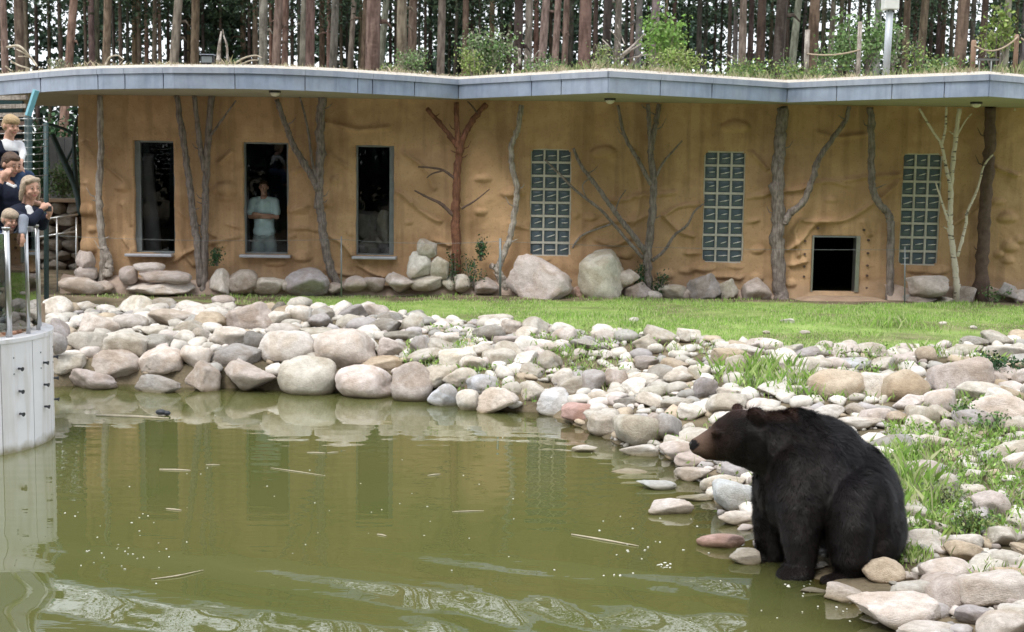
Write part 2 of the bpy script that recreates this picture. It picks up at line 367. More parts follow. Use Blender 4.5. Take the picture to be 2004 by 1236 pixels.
def hit(px, py, zmin=None):
    d = ray(px, py); t = np.linspace(5, 34, 900)/d[1]
    P = np.array([0, 0, CAMZ])[None]+t[:, None]*d[None]; g = hz(P[:, 0], P[:, 1])
    if zmin is not None: g = np.maximum(g, zmin)
    k = np.argmax(P[:, 2] < g); 
    return np.array([P[k, 0], P[k, 1], g[k]])
def axis(dense, lo, hi, far):
    a = list(np.arange(lo, hi+1e-6, dense)); s = dense; x = hi
    while x < far: s *= 1.35; x += s; a.append(x)
    s = dense; x = lo; b = []
    while x > -far: s *= 1.35; x -= s; b.append(x)
    return np.array(b[::-1]+a)
ax_ = axis(.1, -13.9, 15.9, 500); ay_ = axis(.1, 3.1, 30.9, 500)
TX, TY = np.meshgrid(ax_, ay_); TZ = hfun(TX, TY)
nx, ny = len(ax_), len(ay_)
idx = np.arange(nx*ny).reshape(ny, nx)
quads = np.stack([idx[:-1, :-1].ravel(), idx[:-1, 1:].ravel(), idx[1:, 1:].ravel(), idx[1:, :-1].ravel()], 1)
me = npmesh('ground', np.stack([TX.ravel(), TY.ravel(), TZ.ravel()], 1), quads, True)
# earth colour: bare soil on the bank and pond bed, grassy on the lawn (fixed to the place)
def ground_mat():
    m = bpy.data.materials.new('ground_earth'); m.use_nodes = True; n = m.node_tree.nodes; l = m.node_tree.links; b = n['Principled BSDF']; b.inputs['Roughness'].default_value = .95
    b.inputs['Specular IOR Level'].default_value = .1
    g = n.new('ShaderNodeNewGeometry'); a = n.new('ShaderNodeAttribute'); a.attribute_name = 'lawn'
    nz = n.new('ShaderNodeTexNoise'); nz.inputs['Scale'].default_value = 2.5; nz.inputs['Detail'].default_value = 8; l.new(g.outputs['Position'], nz.inputs['Vector'])
    r1 = n.new('ShaderNodeValToRGB'); l.new(nz.outputs['Fac'], r1.inputs[0]); r1.color_ramp.elements[0].position = .35; r1.color_ramp.elements[1].position = .65
    r1.color_ramp.elements[0].color = (.10, .085, .055, 1); r1.color_ramp.elements[1].color = (.235, .19, .13, 1)
    r2 = n.new('ShaderNodeValToRGB'); l.new(nz.outputs['Fac'], r2.inputs[0]); r2.color_ramp.elements[0].position = .35; r2.color_ramp.elements[1].position = .65
    r2.color_ramp.elements[0].color = (.20, .30, .08, 1); r2.color_ramp.elements[1].color = (.30, .40, .13, 1)
    mx = n.new('ShaderNodeMixRGB'); l.new(a.outputs['Fac'], mx.inputs[0]); l.new(r1.outputs[0], mx.inputs[1]); l.new(r2.outputs[0], mx.inputs[2]); l.new(mx.outputs[0], b.inputs['Base Color'])
    bn = n.new('ShaderNodeTexNoise'); bn.inputs['Scale'].default_value = 20; bn.inputs['Detail'].default_value = 6; l.new(g.outputs['Position'], bn.inputs['Vector'])
    bp = n.new('ShaderNodeBump'); bp.inputs['Strength'].default_value = .8; bp.inputs['Distance'].default_value = .04; l.new(bn.outputs['Fac'], bp.inputs['Height']); l.new(bp.outputs[0], b.inputs['Normal'])
    return m
M['ground'] = ground_mat()
lawnv = ((TY > BTY(TX)) & ~inpoly(TX, TY, SH)).astype(np.float32); lawnv = (lawnv*np.clip((22.75+.7*fbm(TX*1.1, TY, 15)-TY)*3, 0, 1)*np.clip(.95+1.3*fbm(TX*.8, TY*1.3, 16), .15, 1)).astype(np.float32).ravel()
at_ = me.attributes.new('lawn', 'FLOAT', 'POINT'); at_.data.foreach_set('value', lawnv)
tag(link('ground', me, M['ground']), 'sloping earth bank and lawn around the pond', kind='structure')

# water sheet with gentle ripple geometry
wx = np.arange(-12.8, 4.6, .07); wy = np.arange(6.0, 19.2, .05)
wy = np.concatenate([np.arange(-6, 6, .5), wy])
WX, WY = np.meshgrid(wx, wy)
bc = atZ(1560, 1120, 0)
r1 = np.hypot(WX-bc[0], (WY-bc[1]))
fall = np.exp(-((r1-3.2)/2.2)**2)
near = np.clip((11.0-WY)/1.8, 0, 1)
WZ = .0028*near*np.sin(r1*13+2.2*fbm(WX*.5, WY*.5, 5)*2)*np.clip(fbm(WX*.6+3, WY*.4, 9)+.7, .15, 1.2)
WZ += .0048*near*np.sin(WX*1.9+WY*6.2+3.5*vn(WX*.45, WY*.6, 21))*(.6+.8*np.clip(vn(WX*.3, WY*.3, 4)+.5, 0, 1))
WZ += (.0005+.0005*(WX > 0))*np.sin(WY*20+2.0*np.sin(WX*.8)+6*fbm(WX*.4, WY*.5, 31))*np.clip(.35+1.2*vn(WX*.35, WY*.5, 40)+.3*(WX > 0), 0, 1)
n2_ = np.clip((10.6-WY)/1.4, 0, 1)*np.clip(.5+1.1*vn(WX*.5, WY*.8, 61), 0, 1)
WZ += .0016*n2_*np.sin((WY+.42*WX)*21+2.5*vn(WX*.7, WY*.9, 62))
WZ += .0007*np.clip((WX+1.5)/2, 0, 1)*np.exp(-((r1-2.6)/1.8)**2)*np.sin(r1*30+3*vn(WX, WY, 63))
idx = np.arange(WX.size).reshape(WX.shape)
quads = np.stack([idx[:-1, :-1].ravel(), idx[:-1, 1:].ravel(), idx[1:, 1:].ravel(), idx[1:, :-1].ravel()], 1)
wm = npmesh('water', np.stack([WX.ravel(), WY.ravel(), WZ.ravel()], 1), quads, True)
dep = -hfun(WX, WY); dep = np.where(dep < 0, 0, dep)
tb = 1-np.exp(-dep*9.0); a = wm.attributes.new('turb', 'FLOAT', 'POINT'); a.data.foreach_set('value', tb.astype(np.float32).ravel())
tag(link('water', wm, M['water']), 'murky green pond with soft ripples', kind='structure')

# ------------------------------------------------------------------ label machinery (place words that can be found in the picture)
ORD = ['first','second','third','fourth','fifth','sixth','seventh','eighth','ninth','tenth','eleventh','twelfth','thirteenth','fourteenth','fifteenth','sixteenth']
NUM = ['zero','one','two','three','four','five','six','seven','eight','nine','ten','eleven','twelve','thirteen','fourteen','fifteen','sixteen']
def uniq(items, noun, nouns):
    """items: list of (obj, adjectives, place, px). Gives every object its own label."""
    from collections import defaultdict
    g = defaultdict(list)
    for it in items: g[(it[1], it[2])].append(it)
    for (adj, place), L in g.items():
        L.sort(key=lambda t: t[3]); n = len(L)
        for i, it in enumerate(L):
            if n == 1: s = f'{adj} {noun} {place}'
            elif n == 2: s = f'{["left","right"][i]} one of two {adj} {nouns} {place}'
            elif i == 0: s = f'leftmost of {NUM[n] if n<17 else "many"} {adj} {nouns} {place}'
            elif i == n-1: s = f'rightmost of {NUM[n] if n<17 else "many"} {adj} {nouns} {place}'
            else: s = f'{ORD[i] if i<16 else "later"} from left of {NUM[n] if n<17 else "the"} {adj} {nouns} {place}'
            if len(s.split()) > 16: s = s.replace('from left of', 'of', 1).replace('on the slope right of bear', 'right of bear, counted from left')
            for wd_ in ('small ', 'medium ', 'large '):
                if len(s.split()) > 16: s = s.replace(wd_, '', 1)
            if len(s.split()) > 16: print('LONG', s); s = s.replace('counted from left', '', 1).rstrip(', ')
            it[0]['label'] = s
def colplace(px):
    for lim, t in [(150,'beside the white drum'),(245,'under the first tree trunk'),(360,'under the left window'),(460,'under the twin trunks'),(570,'under the man\'s window'),(680,'under the forked trunk'),(790,'under the third window'),
                   (870,'right of third window'),(960,'under the red trunk'),(1030,'under the bent trunk'),(1120,'under the left lattice'),(1230,'under the big boulders'),(1330,'under the branching tree'),(1465,'under the middle lattice'),
                   (1570,'under the thick trunk'),(1700,'under the bear door'),(1755,'under the kinked trunk'),(1845,'under the right lattice'),(1900,'under the birch')]:
        if px < lim: return t
    return 'under the dark trunk'
def stoneplace(px, py):
    if px > 1560 and py > 1130: return 'in the bottom right corner'
    if px > 1760 and py > 1000: return 'low right of the bear'
    if px > 1760 and py > 850: return 'on the slope right of bear'
    if px < 1500 and py > 905: return 'in the shallows before the bear'
    if px > 1150 and px < 1420 and py > 790: return 'near the bear\'s nose'
    if px > 1560 and py > 780: return 'just behind the bear\'s back'
    c = colplace(px)
    sh = np.interp(px, [p[0] for p in shore_px], [p[1] for p in shore_px]) if px < 1100 else 820
    top = np.interp(px, [p[0] for p in btop_px], [p[1] for p in btop_px])
    t = (py-top)/(sh-top)
    row = 'at the waterline' if t > .83 else 'low on the bank' if t > .6 else 'mid bank' if t > .3 else 'by the lawn edge'
    return row+' '+c

# ------------------------------------------------------------------ stones
def ico(sub):
    bm = bmesh.new(); bmesh.ops.create_icosphere(bm, subdivisions=sub, radius=1)
    V = np.array([v.co for v in bm.verts]); Fc = np.array([[v.index for v in f.verts] for f in bm.faces]); bm.free(); return V, Fc
IV4, IF4 = ico(5); IV3, IF3 = ico(4); IV2, IF2 = ico(2)
def n3(V, s, sc_):
    return (vn(V[:, 0]*sc_+s*3.1, V[:, 1]*sc_+7*s, s)+vn(V[:, 1]*sc_+s, V[:, 2]*sc_+3*s, s+1)+vn(V[:, 2]*sc_-s, V[:, 0]*sc_+s, s+2))
def rockmesh(kind, seed, base=None):
    V, Fc = base if base else (IV3, IF3)
    r = np.random.default_rng(seed); V = V.copy()
    n = {'round': 9, 'angular': 9, 'slab': 8, 'wedge': 8, 'block': 8}[kind]
    if kind == 'block': V = np.sign(V)*np.abs(V)**.62
    dmin = {'round': .62, 'block': .55, 'angular': .36, 'slab': .40, 'wedge': .38}[kind]
    bl = np.linalg.norm(V, axis=1); V = V/bl[:, None]; rad = bl/bl.min()*.85 if kind == 'block' else bl
    # soft-minimum of plane cuts keeps edges slightly worn
    ksoft = {'round': 17, 'block': 50, 'angular': 60, 'slab': 46, 'wedge': 46}[kind]
    acc = np.exp(-ksoft*rad)
    for i in range(n):
        nn = r.normal(size=3); nn /= np.linalg.norm(nn); d = r.uniform(dmin, .93)
        c = V@nn; rr = np.where(c > .05, d/np.maximum(c, .05), 9); acc = acc+np.exp(-ksoft*np.minimum(rr, 9))
    rad = -np.log(acc)/ksoft; rad = rad/np.percentile(rad, 90)
    rad = rad*(1+.10*n3(V, seed % 50, 1.3)+.045*n3(V, seed % 40+5, 3.1)+.02*n3(V, seed % 30+9, 8))
    if kind != 'round': rad = rad*(1+.030*n3(V, seed % 37+2, 13)-.05*np.clip(.10-np.abs(n3(V, seed % 31+4, 2.4)), 0, .1)/.1)
    else: rad = rad*(1+.010*n3(V, seed % 37+2, 13))
    V = V*rad[:, None]
    if kind == 'slab': V[:, 2] = np.sign(V[:, 2])*np.abs(V[:, 2])**.8
    if kind == 'wedge': V[:, 2] *= (1.0-.45*V[:, 0])
    ext = (V.max(0)-V.min(0))/2; V = (V-(V.max(0)+V.min(0))/2)/ext
    return V, Fc
RK = {}
for k in ('round', 'angular', 'slab', 'wedge', 'block'):
    for s in range(11):
        V, Fc = rockmesh(k, 100+s*13+hash(k) % 1 + {'round':0,'angular':1,'slab':2,'wedge':3,'block':4}[k]*101); m_ = npmesh('stone_'+k, V, Fc, True); m_.materials.append(M['rock']); RK[(k, s)] = m_
TONE = {'w': (.78, .75, .70), 'c': (.74, .705, .65), 'p': (.60, .535, .50), 'k': (.72, .66, .62), 'g': (.44, .43, .405), 'd': (.30, .29, .27), 't': (.57, .48, .37), 'b': (.68, .71, .75), 'r': (.56, .39, .34), 'e': (.62, .59, .53), 'v': (.50, .475, .475)}
TNAME = {'w': 'white', 'c': 'cream', 'p': 'pinkish', 'k': 'pale pink', 'g': 'grey', 'd': 'dark grey', 't': 'tan', 'b': 'bluish', 'r': 'reddish', 'e': 'beige', 'v': 'violet grey'}
KNAME = {'round': 'rounded', 'block': 'blocky', 'angular': 'angular', 'slab': 'flat', 'wedge': 'wedge'}
stones = []   # (obj, adj, place, px)
placed = []   # x,y,r
def size_word(w):
    return 'huge' if w > 100 else 'large' if w > 72 else 'medium' if w > 40 else 'small'
def put_stone(px, py, w, h, tone, kind, name='stone', store=stones, adj=None, yaw=None, floor=None, Y=None, sink=.12, place=None, tilt=.12):
    if Y is None:
        b = hit(px, py+h/2*.92, floor)
    else:
        b = atY(px, py+h/2, Y)
    D = b[1]; s = F/D
    rx = w/2/s; rz = h/2/s*(1+sink); ry = min(rx*.9, max(rx*.5, rz*1.25))
    # the visible height of a stone seen slightly from above includes part of its top
    el = (CAMZ-b[2])/D; 
    rz_ = math.sqrt(max((h/2/s)**2-(ry*el)**2, (h/2/s*.55)**2))*(1+sink)
    c = atY(px, py, D+ry*.55); c[2] -= rz_*sink
    i = random.randrange(11)
    if kind == 'angular' and random.random() < .5: kind = 'block'
    if kind == 'round' and random.random() < .45 and w < 105: kind = random.choice(['block', 'angular'])
    o = bpy.data.objects.new(name, RK[(kind, i)]); col.objects.link(o)
    o.location = c; o.scale = (rx, ry, rz_)
    y_ = yaw if yaw is not None else random.choice([0, math.pi])+random.uniform(-.15, .15)
    o.rotation_euler = (random.uniform(-tilt, tilt), random.uniform(-tilt, tilt)*.6, y_)
    t = TONE[tone]; v = random.uniform(.84, 1.06); o.color = (t[0]*v, t[1]*v*random.uniform(.98, 1.01), t[2]*v*random.uniform(.96, 1.03), 1)
    o['category'] = 'stone'; o['group'] = 'stones of the pond bank'
    if store is not None: store.append((o, adj or f'{size_word(w)} {TNAME[tone]} {KNAME[kind]}', place or stoneplace(px, py), px))
    placed.append((c[0], c[1], (rx+ry)/2)); return o
HS = """178 737 105 32 p wedge;311 744 97 28 g wedge;398 731 70 52 p angular;490 731 110 56 p wedge;602 729 120 70 e round;
131 711 62 42 e round;228 711 100 52 p angular;317 705 84 48 k angular;385 698 58 44 k round;465 694 104 42 g slab;569 678 108 60 c round;675 682 112 74 k round;
170 669 74 42 e round;246 671 78 48 e round;307 670 56 30 g angular;112 654 50 62 v round;195 633 88 50 k angular;257 629 68 34 e slab;336 621 94 36 k slab;411 627 72 38 t angular;
495 617 108 60 p angular;585 615 54 42 w round;547 603 32 28 d round;631 615 52 30 g slab;114 599 60 44 w round;168 600 48 24 w angular;264 597 72 42 w angular;321 594 52 26 e slab;382 600 80 28 w slab;437 588 48 24 k round;
447 658 72 37 w round;502 666 44 36 d angular;360 660 42 29 w round;394 653 32 22 e round;298 647 56 20 e slab;556 648 68 30 e slab;619 653 62 26 e slab;
711 742 116 58 k round;808 741 86 72 p round;769 681 60 44 k wedge;747 712 80 32 t slab;827 676 50 40 v angular;895 703 78 46 c round;902 736 74 40 c round;944 749 68 38 b round;866 767 62 36 b round;917 777 52 32 w round;
974 778 86 46 k angular;1041 766 62 44 c angular;1083 780 72 46 b wedge;1135 804 76 36 r round;1185 824 72 50 e round;1254 839 108 68 e round;1308 835 62 60 g round;1347 841 26 30 e round;1250 880 80 26 w slab;1338 882 104 42 k round;1144 878 52 16 w slab;
870 666 62 35 w angular;950 686 54 32 e round;1004 668 80 32 p slab;956 652 70 38 g wedge;1001 640 42 30 k angular;808 633 46 34 e round;752 636 68 30 g slab;970 624 72 22 e slab;684 628 56 30 e slab;1090 680 66 26 w slab;1169 656 32 24 w round;786 656 86 20 g slab;1185 694 34 22 w round;
1161 746 48 48 v round;1205 741 50 42 p angular;1104 738 52 40 c round;1320 715 60 32 t slab;1369 729 46 32 c round;1429 768 56 26 w round;1455 689 84 34 c slab;1348 656 50 28 w round;1416 680 36 24 w round;1317 664 36 22 w slab;1181 657 50 24 w round;1488 671 66 22 k slab;
1262 742 74 28 c slab;1280 765 62 26 e wedge;1380 757 48 44 v angular;1226 785 52 24 g slab;1326 790 72 30 e slab;1359 806 70 30 w slab;1172 777 62 24 e slab;1265 709 50 28 v round;1530 721 54 30 p round;1590 713 86 32 w slab;1577 690 60 26 v wedge;
1634 751 114 62 t round;1711 752 78 58 c round;1773 754 96 68 t round;1878 733 122 80 k angular;1785 786 80 32 k wedge;1807 815 68 52 e round;1755 819 50 32 t slab;1858 837 40 40 p round;1955 796 122 58 k round;1622 805 66 30 w round;1680 828 106 30 e slab;1677 800 46 24 e round;
1670 712 74 26 b slab;1814 694 48 36 t round;1906 668 62 24 g round;1708 682 68 28 c round;1661 674 34 20 w round;1888 686 86 28 e slab;1970 690 82 32 e slab;1950 755 52 28 t slab;2000 740 42 42 k round;1788 892 48 26 e round;
1990 905 74 52 k round;1805 1058 110 52 w angular;1775 1092 92 24 e slab;1887 1078 84 48 t round;1906 968 52 40 e angular;1728 1113 84 56 t round;1851 1115 106 58 k round;1801 1155 118 48 e slab;1748 1195 190 80 k slab;1657 1159 94 40 p angular;1940 1148 142 84 k angular;1909 1203 86 46 v slab;1818 1230 142 38 w slab;1965 1222 112 62 k round;1968 1094 82 40 e slab;1781 1127 36 22 k round;1985 1178 52 32 p wedge;
1311 991 96 34 c slab;1284 949 82 20 b slab;1232 922 74 10 e slab;1356 927 76 32 k round;1415 945 94 34 e slab;1442 968 98 66 b round;1446 1012 86 28 w slab;1362 973 82 16 e slab;1410 1058 98 32 r slab;1458 1089 66 32 e wedge;1430 916 58 24 w round;1362 899 88 28 k slab;
1240 625 22 10 w round;1540 627 30 10 w slab;1575 650 22 9 e slab;1845 632 16 7 w slab;1500 650 14 8 w round;1905 640 16 8 w slab"""
for s in HS.replace('\n', '').split(';'):
    if not s.strip(): continue
    a_ = s.split(); x, y, w_, h_ = map(float, a_[:4])
    if 120 < x < 1130 and y+h_/2 > np.interp(x, [p[0] for p in shore_px], [p[1] for p in shore_px])-12: y += 5; h_ += 12
    elif x < 760 and y > 640: w_ *= 1.13; h_ *= 1.14
    inwater = (x < 1500 and y > 905 and x < 1340) or (x, y) in ((1144, 878), (1410, 1058), (1362, 973), (1284, 949), (1232, 922), (1311, 991))
    put_stone(x, y, w_, h_, a_[4], a_[5], floor=0.0, sink=.12)
print('hand stones', len(stones))
# loose stones filling the bank
PA = np.array(placed)
def region_ok(x, y):
    return not inpoly(np.array([x]), np.array([y]), SH)[0]
fill = []
big = [tuple(p) for p in placed]
tries = 0
minx = lambda y: (-160)/F*y
cand = []
while tries < 60000 and len(cand) < 5200:
    tries += 1
    x = random.uniform(-8.6, 8.5); y = random.uniform(8.2, 21.6)
    px, py = proj((x, y, .3))
    if px < 60 or px > 2060 or py > 1260: continue
    cand.append((x, y))
C = np.array(cand); ok = ~inpoly(C[:, 0], C[:, 1], SH) & (C[:, 1] < BTY(C[:, 0])+.05)
dsh = segdist(C[:, 0], C[:, 1], SH); C = C[ok]; dsh = dsh[ok]
occ = [(p[0], p[1], p[2]*.80) for p in placed]
OC = np.array(occ)
small_stuff = []
OC = np.vstack([OC, [[float(atY(q, 1120, 9.9)[0]), yy_, .22] for q in (1500, 1545, 1590, 1635, 1680, 1720) for yy_ in (9.4, 9.75, 10.1)]])
nf = 0
for (x, y), ds in zip(C, dsh):
    r_ = random.choice([.08, .10, .11, .13, .15, .19, .22]) if nf < 1500 else random.uniform(.06, .1)
    px, py = proj((x, y, hz(x, y)))
    green = (px > 1750 and py > 840 and py < 1060)
    if green and random.random() < .35: continue
    d = np.hypot(OC[:, 0]-x, OC[:, 1]-y)
    if (d < OC[:, 2]*.84+r_*.50).any(): 
        r_ = .065
        if (d < OC[:, 2]*.85+r_*.6).any(): continue
    OC = np.vstack([OC, [x, y, r_*.8]]); fill.append((x, y, r_)); nf += 1
fill.sort(key=lambda t: -t[2]/t[1])
nobj = 300-len(stones)
for i, (x, y, r_) in enumerate(fill[:nobj]):
    k = random.choice(['round', 'angular', 'block', 'slab', 'wedge', 'slab']); tone = random.choice('wweeecckgvpt')
    o = bpy.data.objects.new('stone', RK[(k, random.randrange(11))]); col.objects.link(o)
    hh = r_*random.uniform(.38, .72)
    o.location = (x, y, float(hz(x, y))+hh*.45); o.scale = (r_*random.uniform(.9, 1.35), r_*random.uniform(.75, 1.1), hh); o.rotation_euler = (random.uniform(-.3, .3), random.uniform(-.3, .3), random.uniform(0, 6.28))
    t = TONE[tone]; v = random.uniform(.85, 1.05); o.color = (t[0]*v, t[1]*v, t[2]*v, 1)
    o['category'] = 'stone'; o['group'] = 'stones of the pond bank'
    px, py = proj(o.location); stones.append((o, f'small {TNAME[tone]} {KNAME[k]}', stoneplace(px, py), px))
# the rest: one mesh of small stones and pebbles
def stuff_stones(name, L, m, seed=1):
    r = np.random.default_rng(seed); vs = [rockmesh(k, 300+i*7, (IV2, IF2)) for i, k in enumerate(['slab', 'angular', 'slab', 'wedge', 'round', 'angular'])]
    AV = []; AF = []; AC = []; b = 0
    for (x, y, z, rad, c) in L:
        V, Fc = vs[r.integers(6)]; a = r.uniform(0, 6.28); ca, sa = math.cos(a), math.sin(a)
        V = V*np.array([rad*r.uniform(.9, 1.4), rad*r.uniform(.7, 1), rad*r.uniform(.45, .8)])
        V = np.stack([V[:, 0]*ca-V[:, 1]*sa, V[:, 0]*sa+V[:, 1]*ca, V[:, 2]+.2*V[:, 0]*r.uniform(-1, 1)], 1)+np.array([x, y, z])
        AV.append(V); AF.append(Fc+b); b += len(V); AC.append(np.tile(np.array([*c, 1.]), (len(V), 1)))
    me = npmesh(name, np.vstack(AV), np.vstack(AF), True)
    at = me.color_attributes.new('col', 'FLOAT_COLOR', 'POINT'); at.data.foreach_set('color', np.vstack(AC).astype(np.float32).ravel())
    return link(name, me, m)
M['pebble'] = mat('pebble', (.5, .5, .5), .88, attr='col', noise=(14, .25), bump=(40, .5, .008), coord='World', spec=.3)
L = []
for (x, y, r_) in fill[nobj:]:
    t = TONE[random.choice('wweeecckgvpt')]; v = random.uniform(.8, 1.05); L.append((x, y, float(hz(x, y))+r_*.25, r_, (t[0]*v, t[1]*v, t[2]*v)))
for i in range(5200):
    x = random.uniform(-8.6, 8.5); y = random.uniform(8.2, 21.6)
    L.append((x, y, None, random.uniform(.022, .06), None))
P2 = np.array([(l[0], l[1]) for l in L]); bad = inpoly(P2[:, 0], P2[:, 1], SH) | (P2[:, 1] > BTY(P2[:, 0])+.02)
L2 = []
for l, b_ in zip(L, bad):
    if b_: continue
    if l[2] is None:
        px, py = proj((l[0], l[1], .3))
        if px < 50 or px > 2060 or py > 1250: continue
        t = TONE[random.choice('wweeecgvpt')]; v = random.uniform(.5, .85)
        l = (l[0], l[1], float(hz(l[0], l[1]))+l[3]*.3, l[3], (t[0]*v, t[1]*v, t[2]*v))
    L2.append(l)
tag(stuff_stones('pebbles', L2, M['pebble']), 'small pale pebbles filling the gaps between the bank stones', 'pebbles', kind='stuff')
uniq(stones, 'stone', 'stones')
print('stones', len(stones), 'pebbles', len(L2))

# ------------------------------------------------------------------ bear house
YW = 23.6
S0 = atY(1002, 575, YW)
def W(px, py, dy=0.0): return atY(px, py, YW+dy)
house = empty('bear_house', (float(W(1002, 590)[0]), YW, .8))
tag(house, 'long earth coloured bear house with wavy zinc roof edge and plaster walls', 'building')
ZS = CAMZ+1.19+.0   # soffit level
xl = float(W(157, 400)[0]); xr = float(W(2160, 400)[0])
def rect(x0, y0, x1, y1):
    a = W(x0, (y0+y1)/2); b = W(x1, (y0+y1)/2); t = W((x0+x1)/2, y0); u = W((x0+x1)/2, y1)
    return [float(a[0]), float(b[0]), float(u[2]), float(t[2])]   # x0,x1,z0,z1
WIN = [rect(262, 275, 341, 495), rect(476, 278, 563, 497), rect(696, 284, 771, 500)]
LAT = [rect(1038, 291, 1117, 501), rect(1377, 296, 1457, 514), rect(1764, 300, 1841, 519)]
DOOR = rect(1588, 461, 1682, 571)
HO = WIN+LAT+[DOOR]
def axis_with(lo, hi, step, lines):
    a = list(np.arange(lo, hi, step))+[hi]; lines = sorted(lines)
    a = [v for v in a if all(abs(v-l_) > step*.45 for l_ in lines)]; return np.array(sorted(a+lines))
wxs = axis_with(xl, xr, .028, [v for h in HO for v in h[:2]]); wzs = axis_with(.55, ZS+.02, .028, [v for h in HO for v in h[2:]])
AX, AZ = np.meshgrid(wxs, wzs)
ridges = [[(165,280),(190,308),(215,330),(248,357)],[(340,405),(372,430),(402,452),(436,468)],[(340,512),(372,492),(410,478),(470,462)],[(640,300),(668,318),(697,338)],[(560,450),(590,446),(622,452)],[(642,462),(672,480),(700,515)],
 [(700,520),(730,535),(752,542)],[(772,374),(788,380),(803,397)],[(808,398),(830,418),(860,434)],[(1120,482),(1150,455),(1185,438),(1240,432),(1268,420)],[(1300,422),(1330,405),(1380,400)],[(1300,425),(1325,450),(1355,462)],
 [(1460,388),(1490,384),(1515,376),(1545,374),(1580,368)],[(1578,365),(1620,356),(1660,364)],[(1650,354),(1700,348),(1765,343)],[(1541,490),(1570,470),(1600,436),(1650,432),(1690,412),(1720,390),(1762,353)],[(1576,434),(1620,434)],
 [(1690,435),(1700,460)],[(1865,440),(1890,424),(1920,398)],[(1548,520),(1575,512)],[(1240,385),(1320,378)],[(430,320),(455,300)],[(700,402),(720,400)],[(545,470),(575,462)],[(985,380),(1000,385)],[(1010,350),(1040,380)],
 [(850,470),(880,480)],[(1190,395),(1235,390)],[(1462,436),(1480,432)],[(1345,495),(1372,497)],[(560,415),(600,405)],[(245,470),(262,500)],[(640,530),(690,540)],[(1565,430),(1555,455),(1562,500)],[(1000,440),(1060,455),(1095,470)],[(1390,540),(1450,545)],[(1240,300),(1255,380),(1240,440)],[(640,240),(700,255),(760,250)],[(170,360),(185,420)],[(240,400),(255,440)],[(570,340),(600,330),(620,345)],[(700,460),(690,500)],[(790,300),(830,330),(850,370)],[(1470,300),(1500,330)],[(1600,260),(1640,270),(1690,265)],[(1950,330),(1990,345)],[(345,450),(365,500),(380,520)],[(450,440),(470,445)],[(1165,470),(1200,480),(1230,470)]]
bulges = [(240,366,16,10),(168,414,20,13),(180,450,10,8),(440,372,26,16),(442,388,22,9),(585,412,20,10),(801,436,9,7),(657,352,11,8),(1155,426,16,9),(1627,391,16,8),(1972,428,20,13),(1976,484,18,14),(1955,498,10,9),(1972,510,14,9),(1995,470,12,10),(1482,490,16,9),
 (1118,422,14,10),(1010,377,20,12),(1480,545,14,10),(1345,530,18,9),(1545,555,14,9),(640,400,12,8),(430,480,12,14),(945,350,18,9),(940,415,14,8),(1058,505,24,14),(1795,528,22,12),(1835,530,20,12),(590,505,20,12),(300,510,24,8),(540,515,22,9),(1375,525,26,12),(1440,520,20,10),
 (170,485,20,18),(265,498,14,16),(725,420,16,12),(690,455,12,10),(1300,540,20,12),(1225,500,16,9),(1180,300,26,14),(1440,250,30,14),(1950,395,16,8),(760,330,20,12)]
def wpt(p): q = W(*p); return q[0], q[2]
D_ = .035*fbm(AX*1.3, AZ*1.6, 60)+.014*fbm(AX*5, AZ*6, 70, 3)+.004*fbm(AX*22, AZ*22, 75, 2)
for rg in ridges:
    P = [np.array(wpt(p)) for p in rg]; P = spline(P, 5); best = np.full(AX.shape, 9.); sg = np.zeros(AX.shape)
    for i in range(len(P)-1):
        ax1, az1 = P[i]; bx1, bz1 = P[i+1]; dx, dz = bx1-ax1, bz1-az1; LL = dx*dx+dz*dz+1e-9
        t = np.clip(((AX-ax1)*dx+(AZ-az1)*dz)/LL, 0, 1); qx, qz = ax1+t*dx, az1+t*dz; d = np.hypot(AX-qx, AZ-qz)
        up = (AZ-qz)-.15*(AX-qx)*0; m_ = d < best; best = np.where(m_, d, best); sg = np.where(m_, up, sg)
    wob = 1+.5*vn(AX*4, AZ*4, 90)
    D_ += np.where(sg > 0, .075*np.exp(-(best/.05)**2), .075*np.exp(-(best/.018)**2))*wob
for (bx, by, bw, bh) in bulges:
    cx_, cz_ = wpt((bx, by)); a_ = bw/110; c_ = bh/110
    u = (AX-cx_)/a_; v = (AZ-cz_)/c_; v = np.where(v < 0, v*1.5, v*.9); q = u*u+v*v+.25*vn(AX*5, AZ*5, 91)
    D_ += .085*np.clip(1-q, 0, 1)**.6*(c_/.12)
# thicker, lumpier foot of the wall
D_ += .10*np.clip((1.15-AZ)/.5, 0, 1)*(1+fbm(AX*2, AZ*3, 95))
for h in HO:
    inx = np.minimum(np.abs(AX-h[0]), np.abs(AX-h[1])); 
    dd = np.maximum(np.maximum(h[0]-AX, AX-h[1]), np.maximum(h[2]-AZ, AZ-h[3]))
    e = np.exp(-(np.clip(dd, 0, 9)/.09)**2); D_ = D_*(1-.75*e)-.02*e
ws = np.where(True, 1, 1)
